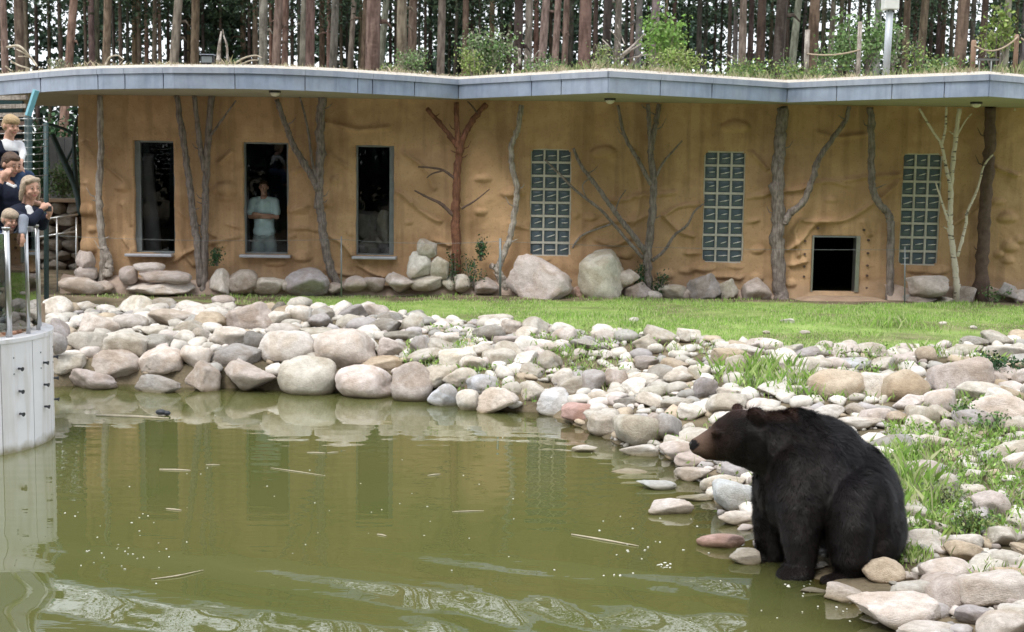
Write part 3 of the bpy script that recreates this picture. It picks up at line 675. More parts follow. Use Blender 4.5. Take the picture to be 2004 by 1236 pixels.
# in-plane wander so that the openings are hand-shaped
ddx = .022*fbm(AX*3+5, AZ*4, 81, 3); ddz = .02*fbm(AX*4, AZ*3+9, 83, 3)
near_door = ((AX > DOOR[0]-.3) & (AX < DOOR[1]+.3) & (AZ < DOOR[3]+.3)); ddx = np.where(near_door, 0, ddx); ddz = np.where(near_door, 0, ddz)
edge = np.clip((AX-xl)/.3, 0, 1)
VX = AX+ddx; VZ = AZ+ddz; VY = YW-D_
n1 = len(wxs); n2 = len(wzs); idx = np.arange(n1*n2).reshape(n2, n1)
cxm = (wxs[:-1]+wxs[1:])/2; czm = (wzs[:-1]+wzs[1:])/2; CXm, CZm = np.meshgrid(cxm, czm)
hole = np.zeros(CXm.shape, bool)
for k, h in enumerate(HO):
    hm = (CXm > h[0]) & (CXm < h[1]) & (CZm > h[2]) & (CZm < h[3])
    if 3 <= k <= 5:   # rounded corners of the lattice windows
        rr = .10; ddx_ = np.minimum(CXm-h[0], h[1]-CXm); ddz_ = np.minimum(CZm-h[2], h[3]-CZm)
        hm &= ~((ddx_ < rr) & (ddz_ < rr) & (np.hypot(rr-ddx_, rr-ddz_) > rr))
    hole |= hm
solid = ~hole
q = np.stack([idx[:-1, :-1], idx[:-1, 1:], idx[1:, 1:], idx[1:, :-1]], -1)[solid]
V = np.stack([VX.ravel(), VY.ravel(), VZ.ravel()], 1); nb = len(V)
VB = V.copy(); VB[:, 1] = YW+.24
rev = []
hp = np.pad(hole, 1)
for j, i in zip(*np.where(hole)):
    a, b, c, d = idx[j, i], idx[j, i+1], idx[j+1, i+1], idx[j+1, i]
    if not (hp[j, i+1]): rev.append((a, b, b+nb, a+nb))
    if not (hp[j+2, i+1]): rev.append((c, d, d+nb, c+nb))
    if not (hp[j+1, i]): rev.append((d, a, a+nb, d+nb))
    if not (hp[j+1, i+2]): rev.append((b, c, c+nb, b+nb))
allq = np.vstack([q, np.array(rev)])
allV = np.vstack([V, VB]); used = np.unique(allq); mp_ = np.full(len(allV), -1); mp_[used] = np.arange(len(used))
hl = np.array(house.location)
me = npmesh('wall', allV[used]-hl, mp_[allq], True)
link('wall', me, M['plaster'], house)
b = MB(); b.box(xl+.03, xl+.3, YW+.03, 28, .55, ZS); b.build('side_wall', M['plaster'], house)
b = MB(); b.box(xr-.3, xr, YW+.03, 28, .55, ZS); b.build('side_wall', M['plaster'], house)
# dark rooms behind the openings
b = MB()
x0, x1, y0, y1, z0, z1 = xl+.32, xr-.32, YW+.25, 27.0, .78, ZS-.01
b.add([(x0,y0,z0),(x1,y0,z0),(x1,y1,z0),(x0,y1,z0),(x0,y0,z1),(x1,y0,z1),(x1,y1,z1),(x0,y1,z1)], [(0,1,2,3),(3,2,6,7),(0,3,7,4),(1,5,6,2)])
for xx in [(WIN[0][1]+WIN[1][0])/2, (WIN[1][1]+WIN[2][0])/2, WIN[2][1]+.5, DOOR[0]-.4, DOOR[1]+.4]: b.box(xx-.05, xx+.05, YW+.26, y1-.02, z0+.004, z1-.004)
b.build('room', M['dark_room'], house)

# roof edge: plan follows the waves of the fascia seen from below
fas = [(-420,205),(-150,196),(0,184),(50,180.5),(100,177),(150,174),(200,172.5),(270,171.5),(340,171),(420,171.5),(480,172),(540,173.5),(600,175.5),(660,178),(720,181.5),(780,184.5),(840,188),(897,191.5),(1040,185.5),(1190,179.5),(1370,189),(1540,198.5),(1740,192),(1935,186.5),(2010,192),(2200,206)]
edge_pts = [atZ(x, y, ZS) for x, y in fas]
EP = np.array([[p[0], p[1]] for p in edge_pts])
FH = .315
# resample into panels
def fascia_panel(P, z0, z1, out, mat_, name, thick=.03):
    """vertical strip along plan polyline P, offset 'out' towards the viewer"""
    P = np.array(P); T = np.gradient(P, axis=0); T /= np.linalg.norm(T, axis=1)[:, None]+1e-9; N = np.stack([T[:, 1], -T[:, 0]], 1)
    A = P+N*out; B_ = P+N*(out-thick); n = len(P); V = []
    for i in range(n): V += [(A[i,0],A[i,1],z0),(A[i,0],A[i,1],z1),(B_[i,0],B_[i,1],z1),(B_[i,0],B_[i,1],z0)]
    Fc = []
    for i in range(n-1):
        a = i*4; c = a+4
        for k in range(4): Fc.append((a+k, c+k, c+(k+1) % 4, a+(k+1) % 4))
    Fc.append((0,1,2,3)); Fc.append((4*n-1,4*n-2,4*n-3,4*n-4))
    m_ = MB(); m_.add(V, Fc); return m_.build(name, mat_, house)
def plan_at(px):
    return np.array([np.interp(px, [f[0] for f in fas], EP[:, 0]), np.interp(px, [f[0] for f in fas], EP[:, 1])])
cuts = [-420,-180,-60,80,192,245,320,460,597,700,729,811,897,1040,1100,1190,1290,1392,1540,1640,1745,1850,1935,2010,2200]
for a_, b_ in zip(cuts[:-1], cuts[1:]):
    inner = [f[0] for f in fas if a_ < f[0] < b_]; g = 1.0
    xs = [a_+g]+inner+[b_-g]; P = [plan_at(x) for x in xs]
    o = fascia_panel(P, ZS-.012, ZS+FH*.70, .0, M['zinc'], 'fascia_panel')
    dz_ = random.uniform(-.002, .002)
    fascia_panel([plan_at(x) for x in [a_+g*.3]+inner+[b_-g*.3]], ZS+FH*.70+.004, ZS+FH, .028, M['zinc_trim'], 'roof_trim')
# backing strip, gravel edge, deck, soffit
full = [plan_at(f[0]) for f in fas]
fascia_panel(full, ZS+.02, ZS+FH-.02, -.032, M['zinc'], 'fascia_backing', .02)
def plate(z0, z1, off, back, name, m_):
    P = np.array(full); b = MB(); n = len(P); V = [(p[0], p[1]+off, z0) for p in P]+[(p[0], back, z0) for p in P]; V += [(x, y, z1) for x, y, z in V]; Fc = []
    for i in range(n-1):
        Fc += [(i, n+i, n+i+1, i+1), (2*n+i, 2*n+i+1, 3*n+i+1, 3*n+i), (i, i+1, 2*n+i+1, 2*n+i), (n+i, 3*n+i, 3*n+i+1, n+i+1)]
    Fc += [(0, 2*n, 3*n, n), (n-1, 2*n-1, 4*n-1, 3*n-1)]
    b.add(V, Fc); return b.build(name, m_, house)
plate(ZS, ZS+.05, .03, 28.5, 'soffit', M['soffit'])
plate(ZS+.052, ZS+FH-.03, .09, 28.5, 'roof_deck', M['soil'])
# raised light gravel rim just behind the trim
P = np.array(full); b = MB(); n = len(P); V = []
for i, p in enumerate(P): V += [(p[0], p[1]+.00, ZS+FH+.002), (p[0], p[1]+.14, ZS+FH+.055), (p[0], p[1]+.5, ZS+FH+.075), (p[0], p[1]+4.5, ZS+FH+.10)]
Fc = []
for i in range(n-1):
    for k in range(3): a = i*4+k; Fc.append((a, a+4, a+5, a+1))
b.add(V, Fc); b.build('gravel_rim', M['roofedge'], house)

# pinkish cast plinth along the wall foot
M['plinth'] = mat('plinth', (.50, .40, .34), .9, noise=(3, .3), bump=(18, .6, .02), coord='World', col2=(.36, .27, .215))
pxs_ = np.arange(float(W(128, 560)[0]), xr, .06); segs = [(-99, DOOR[0]-.45), (DOOR[1]+.42, 99)]
for sa, sb2 in segs:
    XX = pxs_[(pxs_ > sa) & (pxs_ < sb2)]; VV = []; g2 = 10
    for j in range(g2+1):
        for x in XX:
            top = 1.00+.16*float(vn(x*1.1, 0, 44))+.10*float(vn(x*3.1, 0, 45)); v = j/g2; z = .66+(top-.66)*v
            VV.append((x, YW-.10-.22*math.sqrt(max(0, 1-v*v))-.10*float(fbm(x*2.3, z*4, 46, 3)), z))
    m1 = len(XX); FF = [(j*m1+i, j*m1+i+1, (j+1)*m1+i+1, (j+1)*m1+i) for j in range(g2) for i in range(m1-1)]
    b = MB(); b.add(VV, FF); b.build('plinth', M['plinth'], house, smooth=True)
# windows
for k, h in enumerate(WIN):
    x0, x1, z0, z1 = h; t = .028
    wnd = empty('window', (0, 0, 0)); wnd.parent = house; wnd.location = Vector(((x0+x1)/2, YW, z0))-house.location
    b = MB(); ya, yb = YW+.10, YW+.19
    b.box(x0-.02, x0+(t if k != 0 else .10), ya, yb, z0, z1); b.box(x1-(t if k != 2 else .09), x1+.02, ya, yb, z0, z1)
    b.box(x0+.1 if k==0 else x0+t, x1-t if k != 2 else x1-.09, ya+.003, yb, z1-t, z1+.02); b.box(x0+.1 if k==0 else x0+t, x1-t if k != 2 else x1-.09, ya+.003, yb, z0-.02, z0+t)
    b.build('frame', M['frame'], wnd, bevel=.006)
    b = MB(); b.box(x0+t, x1-t, YW+.145, YW+.153, z0+t, z1-t); b.build('glass', M['glass'], wnd)
    b = MB(); dx0 = .14 if k == 0 else .05; b.box(x0-dx0, x1+(.06 if k else -.02), YW-.17, YW+.10, z0-.055, z0-.006); b.build('sill', M['sill'], wnd, bevel=.01)
# lattice windows: three columns, eight rows of glass blocks
for k, h in enumerate(LAT):
    x0, x1, z0, z1 = h; wnd = empty('lattice_window', (0, 0, 0)); wnd.parent = house; wnd.location = Vector(((x0+x1)/2, YW, z0))-house.location
    nc, nr = 3, 8; cw = (x1-x0)/nc; rh = (z1-z0)/nr; bt = .032
    b = MB()
    for i in range(nc+1): xx = x0+i*cw; b.box(xx-bt/2, xx+bt/2, YW+.05, YW+.11, z0-.02, z1+.02)
    for j in range(nr+1):
        zz = z0+j*rh
        for i in range(nc): b.box(x0+i*cw+bt/2+.001, x0+(i+1)*cw-bt/2-.001, YW+.052, YW+.11, zz-bt/2-.004, zz+bt/2+.004)
    b.build('lattice', M['grid'], wnd)
    pm = None
    for i in range(nc):
        for j in range(nr):
            # pane: shallow pillow of glass, slightly uneven
            if pm is None:
                g = 6; VV = []; FF = []
                for jj in range(g+1):
                    for ii in range(g+1):
                        u = ii/g*2-1; v = jj/g*2-1; VV.append((u*(cw/2-bt/2), -.02*(1-u**4)*(1-v**4), v*(rh/2-bt/2)))
                for jj in range(g):
                    for ii in range(g): a = jj*(g+1)+ii; FF.append((a, a+1, a+g+2, a+g+1))
                pm = npmesh('pane', VV, FF, True); pm.materials.append(M['pane'])
            o = link('pane', pm, None, wnd); o.location = Vector((x0+(i+.5)*cw, YW+.095, z0+(j+.5)*rh))-house.location-wnd.location
            o.rotation_euler = (random.uniform(-.03, .03), 0, random.uniform(-.05, .05))
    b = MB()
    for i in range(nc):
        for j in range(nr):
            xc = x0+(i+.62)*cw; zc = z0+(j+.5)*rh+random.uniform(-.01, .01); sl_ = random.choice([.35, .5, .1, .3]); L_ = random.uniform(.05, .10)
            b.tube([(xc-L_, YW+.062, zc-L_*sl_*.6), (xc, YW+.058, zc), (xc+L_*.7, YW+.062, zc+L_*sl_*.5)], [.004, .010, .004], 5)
    b.build('glint_streaks', M['glint'], wnd)['kind'] = 'stuff'  # pale strips modelled in place of the reflection streaks on each glass block
# bear door: steel jambs and threshold
x0, x1, z0, z1 = DOOR
dr = empty('door_opening'); dr.parent = house; dr.location = Vector(((x0+x1)/2, YW, z0))-house.location
b = MB(); b.box(x1-.075, x1-.005, YW-.02, YW+.2, z0, z1); b.build('jamb', M['steel'], dr, bevel=.004)
b = MB(); b.box(x0+.003, x0+.03, YW-.01, YW+.2, z0, z1); b.build('jamb', M['steel'], dr, bevel=.004)
b = MB(); b.box(x0+.031, x1-.076, YW+.01, YW+.2, z1-.03, z1-.002); b.build('lintel', M['frame'], dr)
b = MB()
for sx, xx in ((-1, x0-.11), (1, x1+.12)):
    for f_ in (.93, .7, .48, .3, .08) : b.tube([(xx+.02*sx, YW+.02, z0+f_*(z1-z0)-.03*(sx < 0)), (xx+.02*sx, YW-.035, z0+f_*(z1-z0)-.03*(sx < 0))], .022, 8)
b.tube([(x0+.09, YW+.02, z1+.13), (x0+.09, YW-.035, z1+.13)], .022, 8); b.tube([(x1+.05, YW+.02, z1+.11), (x1+.05, YW-.035, z1+.11)], .022, 8)
b.build('bolts', M['bark_dark'], dr)
# threshold: a low uneven concrete step
g1, g2 = 60, 14; p0 = W(1536, 590)[0]; p1 = W(1740, 590)[0]; VV = []
for j in range(g2+1):
    for i in range(g1+1):
        u = i/g1; v = j/g2; x = p0+(p1-p0)*u; y = YW-.62+.74*v; e = min(u, 1-u, v*.8+.02)*9
        z = .70+.165*(1-math.exp(-e*1.6))+.02*float(vn(x*4, y*5, 3)); VV.append((x, y-.05*float(vn(x*2, 0, 8)), z))
FF = [(j*(g1+1)+i, j*(g1+1)+i+1, (j+1)*(g1+1)+i+1, (j+1)*(g1+1)+i) for j in range(g2) for i in range(g1)]
b = MB(); b.add(VV, FF); b.build('threshold', M['slab'], house, smooth=True)

# lamps under the eave
for i, (px, py) in enumerate([(538, 181), (1194, 196), (1911, 203)]):
    p = atZ(px, py-4, ZS-.001); c = (p[0], p[1], ZS)
    e = empty('ceiling_lamp', c); tag(e, ['round ceiling lamp under the eave above the man\'s window', 'round ceiling lamp under the eave corner between the lattices', 'round ceiling lamp under the eave above the birch'][i], 'lamp', 'lamps under the eave')
    b = MB(); b.tube([(c[0], c[1], ZS-.001), (c[0], c[1], ZS-.035)], .095, 20); b.build('housing', M['black'], e)
    b = MB(); b.ball((c[0], c[1], ZS-.036), (.078, .078, .06), 16, 8); b.build('diffuser', M['lamp'], e, True)
p = atZ(1985, 216, ZS-.05); b = MB(); b.ball((p[0], p[1], ZS-.04), (.03, .03, .045)); tag(b.build('sensor', M['lamp'], None, True), 'tiny white sensor under the eave at the far right', 'sensor')

# ------------------------------------------------------------------ boulders along the foot of the wall
BL = """166 508 40 38 p angular;168 533 46 30 p round;163 557 92 34 p slab;252 536 40 34 p round;292 523 64 22 k slab;323 541 106 26 p slab;310 562 142 26 k slab;430 549 42 50 w round;477 549 60 46 p angular;528 557 68 32 k slab;600 550 94 56 v angular;
560 560 40 26 k round;697 553 52 30 p round;732 555 46 28 p round;785 553 68 42 k wedge;821 516 52 52 w angular;836 484 40 36 e angular;860 521 38 42 e round;833 553 68 28 e slab;877 553 28 28 e round;904 552 34 34 w round;951 558 50 32 p round;
1058 540 136 90 k wedge;1176 535 92 96 c block;1228 543 48 36 k angular;1249 567 56 34 p angular;1150 568 50 24 r angular;1315 570 58 28 e slab;1380 558 74 52 v angular;1425 563 42 40 e round;1481 566 60 48 p round;1815 557 86 42 p slab;1808 588 66 24 p slab;1888 578 40 38 p round;1850 590 44 22 k slab;1971 567 44 32 v round;1996 577 34 26 k round;660 562 40 20 p slab;205 560 40 24 p round;1278 577 40 18 k slab;1340 575 34 20 p round;1780 585 30 20 g round"""
bould = []
for s in BL.replace('\n', '').split(';'):
    a_ = s.split(); x, y, w_, h_ = map(float, a_[:4])
    bot = y+h_/2; Yb = YW-.12-.28*(w_/110)
    o = put_stone(x, y, w_, h_, a_[4], a_[5], 'boulder', bould, f'{"big" if w_>70 else "medium" if w_>44 else "small"} {TNAME[a_[4]]} {KNAME[a_[5]]}', Y=Yb-.2, place=('against the wall ' if y < 530 else 'at the wall foot ')+colplace(x), sink=.10)
    o['category'] = 'boulder'; o['group'] = 'boulders along the wall'
uniq(bould, 'boulder', 'boulders')

# ------------------------------------------------------------------ tree trunks set against the wall
def wall_tree(label, limbs, m_, grp='tree trunks standing against the wall', dy=-.2, ground=True):
    """limbs: list of (pts px, width0 px, width1 px); first is the trunk"""
    e = None; top = True
    for i, (pts, w0, w1) in enumerate(limbs):
        P = spline([np.array([p[0], p[1], dy+(-.03 if i else 0)]) for p in pts], 9); n = len(P)
        WP = [W(p[0], p[1], p[2]) for p in P]; RD = [(w0+(w1-w0)*k/(n-1))/2/110*(1+.05*math.sin(k*1.1+i)+(.28 if random.random() < .12 else 0)*random.random()) for k in range(n)]; WP = [p_+np.array([random.gauss(0, .12), random.gauss(0, .1), 0])*rd_ for p_, rd_ in zip(WP, RD)]
        if i == 0:
            b0 = WP[0].copy()
            if ground: WP.insert(0, np.array([b0[0], b0[1], .72])); RD.insert(0, RD[0]*1.35)
            e = empty('tree_trunk', (float(b0[0]), float(b0[1]), float(min(b0[2], .78)))); tag(e, label, 'tree trunk', grp)
        b = MB(); b.tube(WP, RD, 10); b.build('trunk' if i == 0 else 'branch', m_, e, True)
        if w0 > 8:
            for q_ in range(3 if i == 0 else 1):
                k_ = random.randrange(len(WP)//4, len(WP)-3); sd2 = random.choice([-1, 1]); L_ = random.uniform(.07, .2); p_ = WP[k_]
                b = MB(); b.tube([p_, p_+np.array([sd2*(RD[k_]+L_*.4), -.03, L_*.35]), p_+np.array([sd2*(RD[k_]+L_*.8), -.05, L_*random.uniform(.5, 1.2)])], [.016, .011, .004], 6); b.build('twig', m_, e, True)
    return e
wall_tree('slim grey trunk at the left corner with a swollen foot', [([(200,545),(203,500),(197,440),(194,380),(197,300),(196,186)],15,11),([(212,540),(214,510),(204,482)],18,10)], M['bark_pale'])
wall_tree('twin stemmed grey trunk between the left window and man\'s window', [([(398,565),(400,480),(402,400),(405,310),(414,186)],16,12),([(393,560),(386,470),(378,420),(367,330),(358,270),(346,186)],15,11),([(401,335),(390,270),(380,186)],11,9),([(408,270),(430,240),(462,196)],6,3)], M['bark_grey'])
wall_tree('forked grey trunk right of the man\'s window', [([(662,565),(640,500),(630,430),(624,380),(628,300),(626,240),(632,186)],17,17),([(624,370),(605,335),(575,285),(558,240),(541,194)],15,9),([(620,355),(610,310),(602,250),(587,188)],6,4)], M['bark_grey'])
wall_tree('reddish trunk with short dead side branches', [([(893,520),(892,440),(893,370),(898,310),(905,275),(925,235),(952,203)],19,10),([(896,288),(875,258),(835,212)],11,8),([(897,300),(895,250),(893,200)],12,10),([(889,348),(868,333),(845,328),(818,326)],6,3),([(868,333),(845,340),(835,348)],4,2),([(888,422),(862,398),(835,385),(811,372)],8,3),([(903,408),(930,392),(958,370)],5,2),([(935,222),(922,205),(915,198)],4,2),([(888,490),(884,450),(884,430)],5,3)], M['bark_red'])
wall_tree('bent grey trunk between red trunk and left lattice', [([(988,568),(975,530),(985,500),(998,465),(1008,410),(1012,370),(1003,330),(1001,285),(1014,250),(1020,205)],14,10),([(962,520),(970,525),(985,545),(990,568)],10,12)], M['bark_pale'])
wall_tree('many branched grey tree between the left and middle lattice', [([(1268,570),(1268,500),(1276,420),(1279,350),(1274,290),(1284,240),(1290,203)],18,9),([(1264,492),(1235,455),(1200,410),(1165,360),(1138,325),(1122,290)],12,6),([(1258,505),(1215,455),(1175,410),(1130,375),(1095,340),(1066,312)],7,4),([(1274,360),(1250,315),(1222,265),(1209,205)],9,6),([(1274,300),(1270,240),(1268,203)],9,8),([(1284,345),(1300,315),(1335,275)],6,3),([(1276,510),(1300,490),(1320,460),(1345,440),(1358,415),(1377,398)],7,3),([(1150,350),(1140,365),(1152,395)],3,2),([(1205,410),(1212,390),(1225,371)],3,2),([(1120,485),(1140,460),(1195,438)],4,4)], M['bark_grey'])
wall_tree('thickest trunk left of the bear door with one curved limb', [([(1527,585),(1523,500),(1522,420),(1522,340),(1528,270),(1531,210)],27,22),([(1534,440),(1545,418),(1572,395),(1590,350),(1600,315),(1630,270),(1655,235),(1662,208)],15,8)], M['bark_grey'])
wall_tree('smooth grey trunk with a kink right of the bear door', [([(1741,582),(1743,520),(1743,440),(1738,418),(1715,390),(1706,350),(1706,280),(1703,210)],15,13)], M['bark_grey'])
wall_tree('white barked birch with thin forked branches', [([(1873,565),(1868,510),(1860,450),(1860,400),(1862,350),(1869,280),(1878,212)],12,8),([(1861,372),(1850,320),(1842,282),(1825,255),(1799,212)],7,4),([(1843,282),(1850,250),(1852,208)],5,4),([(1874,502),(1890,440),(1893,415),(1913,370),(1925,325),(1943,302)],6,3),([(1857,438),(1845,400),(1831,356)],5,3),([(1875,262),(1890,235),(1902,222)],3,2)], M['birch'], dy=-.35)
wall_tree('dark brown trunk at the right end of the wall', [([(1919,572),(1924,480),(1930,380),(1936,300),(1938,210)],25,20)], M['bark_dark'])

for o_ in [c for e_ in col.objects if e_.get('label','').startswith('reddish trunk') for c in col.objects if c.parent == e_ and c.name.startswith('branch')][2:7]:
    o_.data.materials.clear(); o_.data.materials.append(M['bark_dark'])

# electric wire along the wall
ef = empty('electric_fence', tuple(W(668, 573, -.9))); tag(ef, 'thin electric fence of slim rods and one wire before the wall', 'fence')
rods = [(112, 455, 562), (668, 462, 572), (979, 466, 570), (1771, 482, 588)]
tops = []
for px, t_, bo in rods:
    a_ = atY(px, bo, YW-.9); c_ = atY(px, t_, YW-.9); b = MB(); b.tube([(a_[0], a_[1], a_[2]-.08), tuple(c_)], (.012 if px != 979 else .022), 8); b.build('rod', M['frame'], ef, True); tops.append(atY(px, t_+6, YW-.9))
b = MB()
pts = []
for i in range(3):
    for t in np.linspace(0, 1, 9)[:-1 if i < 2 else None]: p = tops[i]*(1-t)+tops[i+1]*t; p[2] -= .05*4*t*(1-t); pts.append(p)
b.tube(pts, .0028, 4); b.build('wire', M['frame'], ef)

# ------------------------------------------------------------------ foliage helpers
LEAFQ = np.array([[-.5, 0, 0], [0, 0, .9], [.5, 0, 0], [0, 0, -1.0]])
def leaves(P, size, cols, seed=0, up=.3, aspect=.5, par=None):
    """diamond leaves at points P with random orientation -> V,F,C"""
    r = np.random.default_rng(seed); n = len(P)
    d = r.normal(size=(n, 3)); d[:, 2] += up; d /= np.linalg.norm(d, axis=1)[:, None]
    e = r.normal(size=(n, 3)); e -= d*(e*d).sum(1)[:, None]; e /= np.linalg.norm(e, axis=1)[:, None]
    s = (np.asarray(size)*r.uniform(.6, 1.3, n))[:, None]
    f = np.cross(d, e)
    V = np.stack([P-e*s*aspect*.5, P+d*s*.5, P+e*s*aspect*.5+f*s*.08, P-d*s*.5], 1).reshape(-1, 3)
    Fc = np.arange(n*4).reshape(n, 4); cols = np.asarray(cols); ci = r.integers(0, len(cols), n); c = cols[ci]*r.uniform(.75, 1.2, (n, 1))
    C_ = np.repeat(np.concatenate([c, np.ones((n, 1))], 1), 4, 0); return V, Fc, C_
def leafmesh(name, V, Fc, C_):
    me = npmesh(name, V, Fc); a = me.color_attributes.new('col', 'FLOAT_COLOR', 'POINT'); a.data.foreach_set('color', C_.astype(np.float32).ravel()); me.materials.append(M['leaf']); return me
def blades(P, h, wd, cols, seed=0, lean=.45):
    r = np.random.default_rng(seed); n = len(P); a = r.uniform(0, 6.28, n); hh = (np.asarray(h)*r.uniform(.5, 1.3, n))[:, None]
    side = np.stack([np.cos(a), np.sin(a), a*0], 1)*(wd/2); b2 = r.uniform(0, 6.28, n); ln = (r.uniform(0, lean, n)[:, None])*hh
    off = np.stack([np.cos(b2), np.sin(b2), a*0], 1)*ln
    V = np.stack([P-side, P+side, P+off*.35+side*.7+np.array([0, 0, 1])*hh*.6, P+off+np.array([0, 0, 1])*hh], 1).reshape(-1, 3)
    Fc = np.arange(n*4).reshape(n, 4)[:, [0, 1, 2, 3]]; cols = np.asarray(cols); ci = r.integers(0, len(cols), n); c = cols[ci]*r.uniform(.7, 1.2, (n, 1))
    C_ = np.repeat(np.concatenate([c, np.ones((n, 1))], 1), 4, 0); return V, Fc, C_
def stuff(name, parts, label, cat, m_=None):
    b = 0; VV = []; FF = []; CC = []
    for V, Fc, C_ in parts: VV.append(V); FF.append(Fc+b); CC.append(C_); b += len(V)
    me = npmesh(name, np.vstack(VV), np.vstack(FF)); a = me.color_attributes.new('col', 'FLOAT_COLOR', 'POINT'); a.data.foreach_set('color', np.vstack(CC).astype(np.float32).ravel())
    return tag(link(name, me, m_ or M['grass']), label, cat, kind='stuff')
GR = [(.27, .45, .09), (.34, .52, .13), (.21, .37, .08), (.42, .54, .20), (.46, .50, .27)]
# lawn
n = 260000; X = rng.uniform(-9.5, 11, n); Y = rng.uniform(15.5, 23.55, n)
keep = (Y > BTY(X)+.12*vn(X*3, Y*3, 2)*2-.05) & (np.abs(X) < .40*Y+.6) & ~inpoly(X, Y, SH)
den = np.clip(.55+1.6*fbm(X*.9, Y*1.6, 77), .06, 1); den = np.where(Y > 22.75+.7*fbm(X*1.1, Y, 15), den*.22, den); den = np.where((X < -6.0), den*.6, den)
den = np.where((X > 4.4) & (X < 6.8) & (Y > 22.9), 0, den)
keep &= rng.uniform(0, 1, n) < den
X, Y = X[keep], Y[keep]; P = np.stack([X, Y, hz(X, Y)-.005], 1)
hgt = .022+.055*np.clip(fbm(X*.9, Y*1.3, 12)+.25, 0, 1.2)
g1 = blades(P, hgt, .013, GR, 1)
stuff('lawn_grass', [g1], 'short bright green grass between the stones and the wall', 'grass')
# tufts and weeds between stones
tp = []
tuft_spots = [(250,560,.22,60),(330,660,.1,20),(205,610,.12,30),(480,585,.1,30),(1445,735,.26,200),(1500,740,.30,220),(1540,760,.25,160),(1600,770,.22,160),(1470,760,.2,100),(1120,690,.1,60),(1070,720,.1,60),(1010,720,.1,60),(850,725,.12,50),(815,700,.12,50),(1110,700,.1,60),(1180,760,.12,50),(1240,640,.12,70),(1330,690,.12,60),(1260,680,.1,60),(1570,720,.12,60),(1930,720,.2,120),(1860,800,.14,80),
  (1330,770,.1,40),(1390,690,.12,60),(1540,700,.12,40),(1660,770,.15,60),(1720,780,.12,30),(1990,1160,.12,260),(1780,1100,.10,260),(1750,960,.3,200),(1760,1000,.3,200),(1770,920,.25,160),(1740,900,.2,120),(1790,1040,.2,120),(1840,1040,.15,120),(1950,1130,.1,60),(1820,800,.12,60),(1750,640,.2,150),(1700,660,.1,60),(1830,700,.2,60),(1715,640,.14,60),(1230,610,.1,60)]
for (px, py, h_, n_) in tuft_spots:
    c = hit(px, py); sp = .32 if n_ > 100 else .2
    if n_ > 240: sp = .12
    XX = c[0]+rng.normal(0, sp*.6, n_); YY = c[1]+rng.normal(0, sp*.6, n_); tp.append(blades(np.stack([XX, YY, hz(XX, YY)+.02], 1), h_*.8, .010, GR, int(px), .8))
# general low weeds on the right-hand slope and mid bank
n = 110000; X = rng.uniform(-1.5, 8.5, n); Y = rng.uniform(8.8, 19.5, n)
kk = ~inpoly(X, Y, SH) & (Y < BTY(X)); X, Y = X[kk], Y[kk]
pxs = np.array([proj((x, y, z)) for x, y, z in zip(X, Y, hz(X, Y))])
dn = np.clip(fbm(X*1.1, Y*1.1, 55)*1.9+.08, 0, 1)*np.where((pxs[:, 0] > 1740) & (pxs[:, 1] > 830) & (pxs[:, 1] < 1075), 1.4, np.where(pxs[:, 1] < 800, .7, .15))
dn = np.where((pxs[:, 0] > 1730) & (pxs[:, 1] > 840) & (pxs[:, 1] < 1060), np.maximum(dn, .75), dn)
dn = np.where((pxs[:, 0] > 1430) & (pxs[:, 0] < 1720) & (pxs[:, 1] > 1040), 0, dn)
kk = rng.uniform(0, 1, len(X)) < dn; X, Y = X[kk], Y[kk]
P = np.stack([X, Y, hz(X, Y)+.02+.05*rng.uniform(0, 1, len(X))], 1)
tp.append(blades(P[::2], .10, .009, GR, 3, .8)); 
WC = [(.18, .31, .07), (.24, .38, .10), (.32, .44, .15), (.14, .25, .06)]
tp.append(leaves(P[1::2]+np.array([0, 0, .05]), .050, WC, 5, .2, .55))
stuff('weeds', tp, 'green weeds and grass tufts growing between the bank stones', 'weeds')

# low leafy plants that stand out
def shrub(px, py, Y, hpx, wpx, label, cols, nleaf=500, ls=.06, seed=0, stems=7, cat='shrub', name='shrub', z=None, dens=1, stemcol='bark_grey', group=None, bias=.9):
    b0 = atY(px, py, Y); s = F/Y; H = hpx/s; Wd = wpx/s
    if z is not None: H += b0[2]-z; b0[2] = z
    e = empty(name, tuple(b0)); tag(e, label, cat, group); r = np.random.default_rng(seed); sb = MB(); LP = []
    for i in range(stems):
        a = r.uniform(0, 6.28); sp = r.uniform(.1, .5)*Wd; top = b0+np.array([math.cos(a)*sp, math.sin(a)*sp*.8, H*r.uniform(.6, 1)])
        mid = b0*.5+top*.5+r.normal(0, .05*H, 3); pts = spline([b0+r.normal(0, .02, 3)*[1, 1, 0], mid, top], 5)
        sb.tube(pts, list(np.linspace(.012, .004, len(pts))*max(1, H)), 5)
        m_ = nleaf//stems; t = r.uniform(.25, 1, m_)**bias; k = (t*(len(pts)-1)).astype(int); base = np.array(pts)[k]
        # leaves gather in twigs of several
        tw = r.normal(0, 1, (max(1, m_//9), 3))*np.array([Wd*.13, Wd*.12, H*.07]); q = r.integers(0, len(tw), m_); LP.append(base+tw[q]+r.normal(0, ls*.8, (m_, 3)))
    sb.build('stem', M[stemcol], e, True); LP = np.vstack(LP); LP[:, 2] = np.maximum(LP[:, 2], b0[2]+.01)
    V, Fc, C_ = leaves(LP, ls, cols, seed, .3, .55); link('foliage', leafmesh('foliage', V-b0, Fc, C_), None, e); return e
DK = [(.035, .09, .035), (.05, .12, .045), (.03, .07, .03)]
MG = [(.10, .19, .06), (.14, .24, .08), (.19, .29, .11), (.08, .15, .05)]
YG = [(.26, .34, .10), (.20, .30, .07), (.32, .36, .16)]
GG = [(.22, .27, .16), (.28, .30, .20), (.17, .22, .12)]
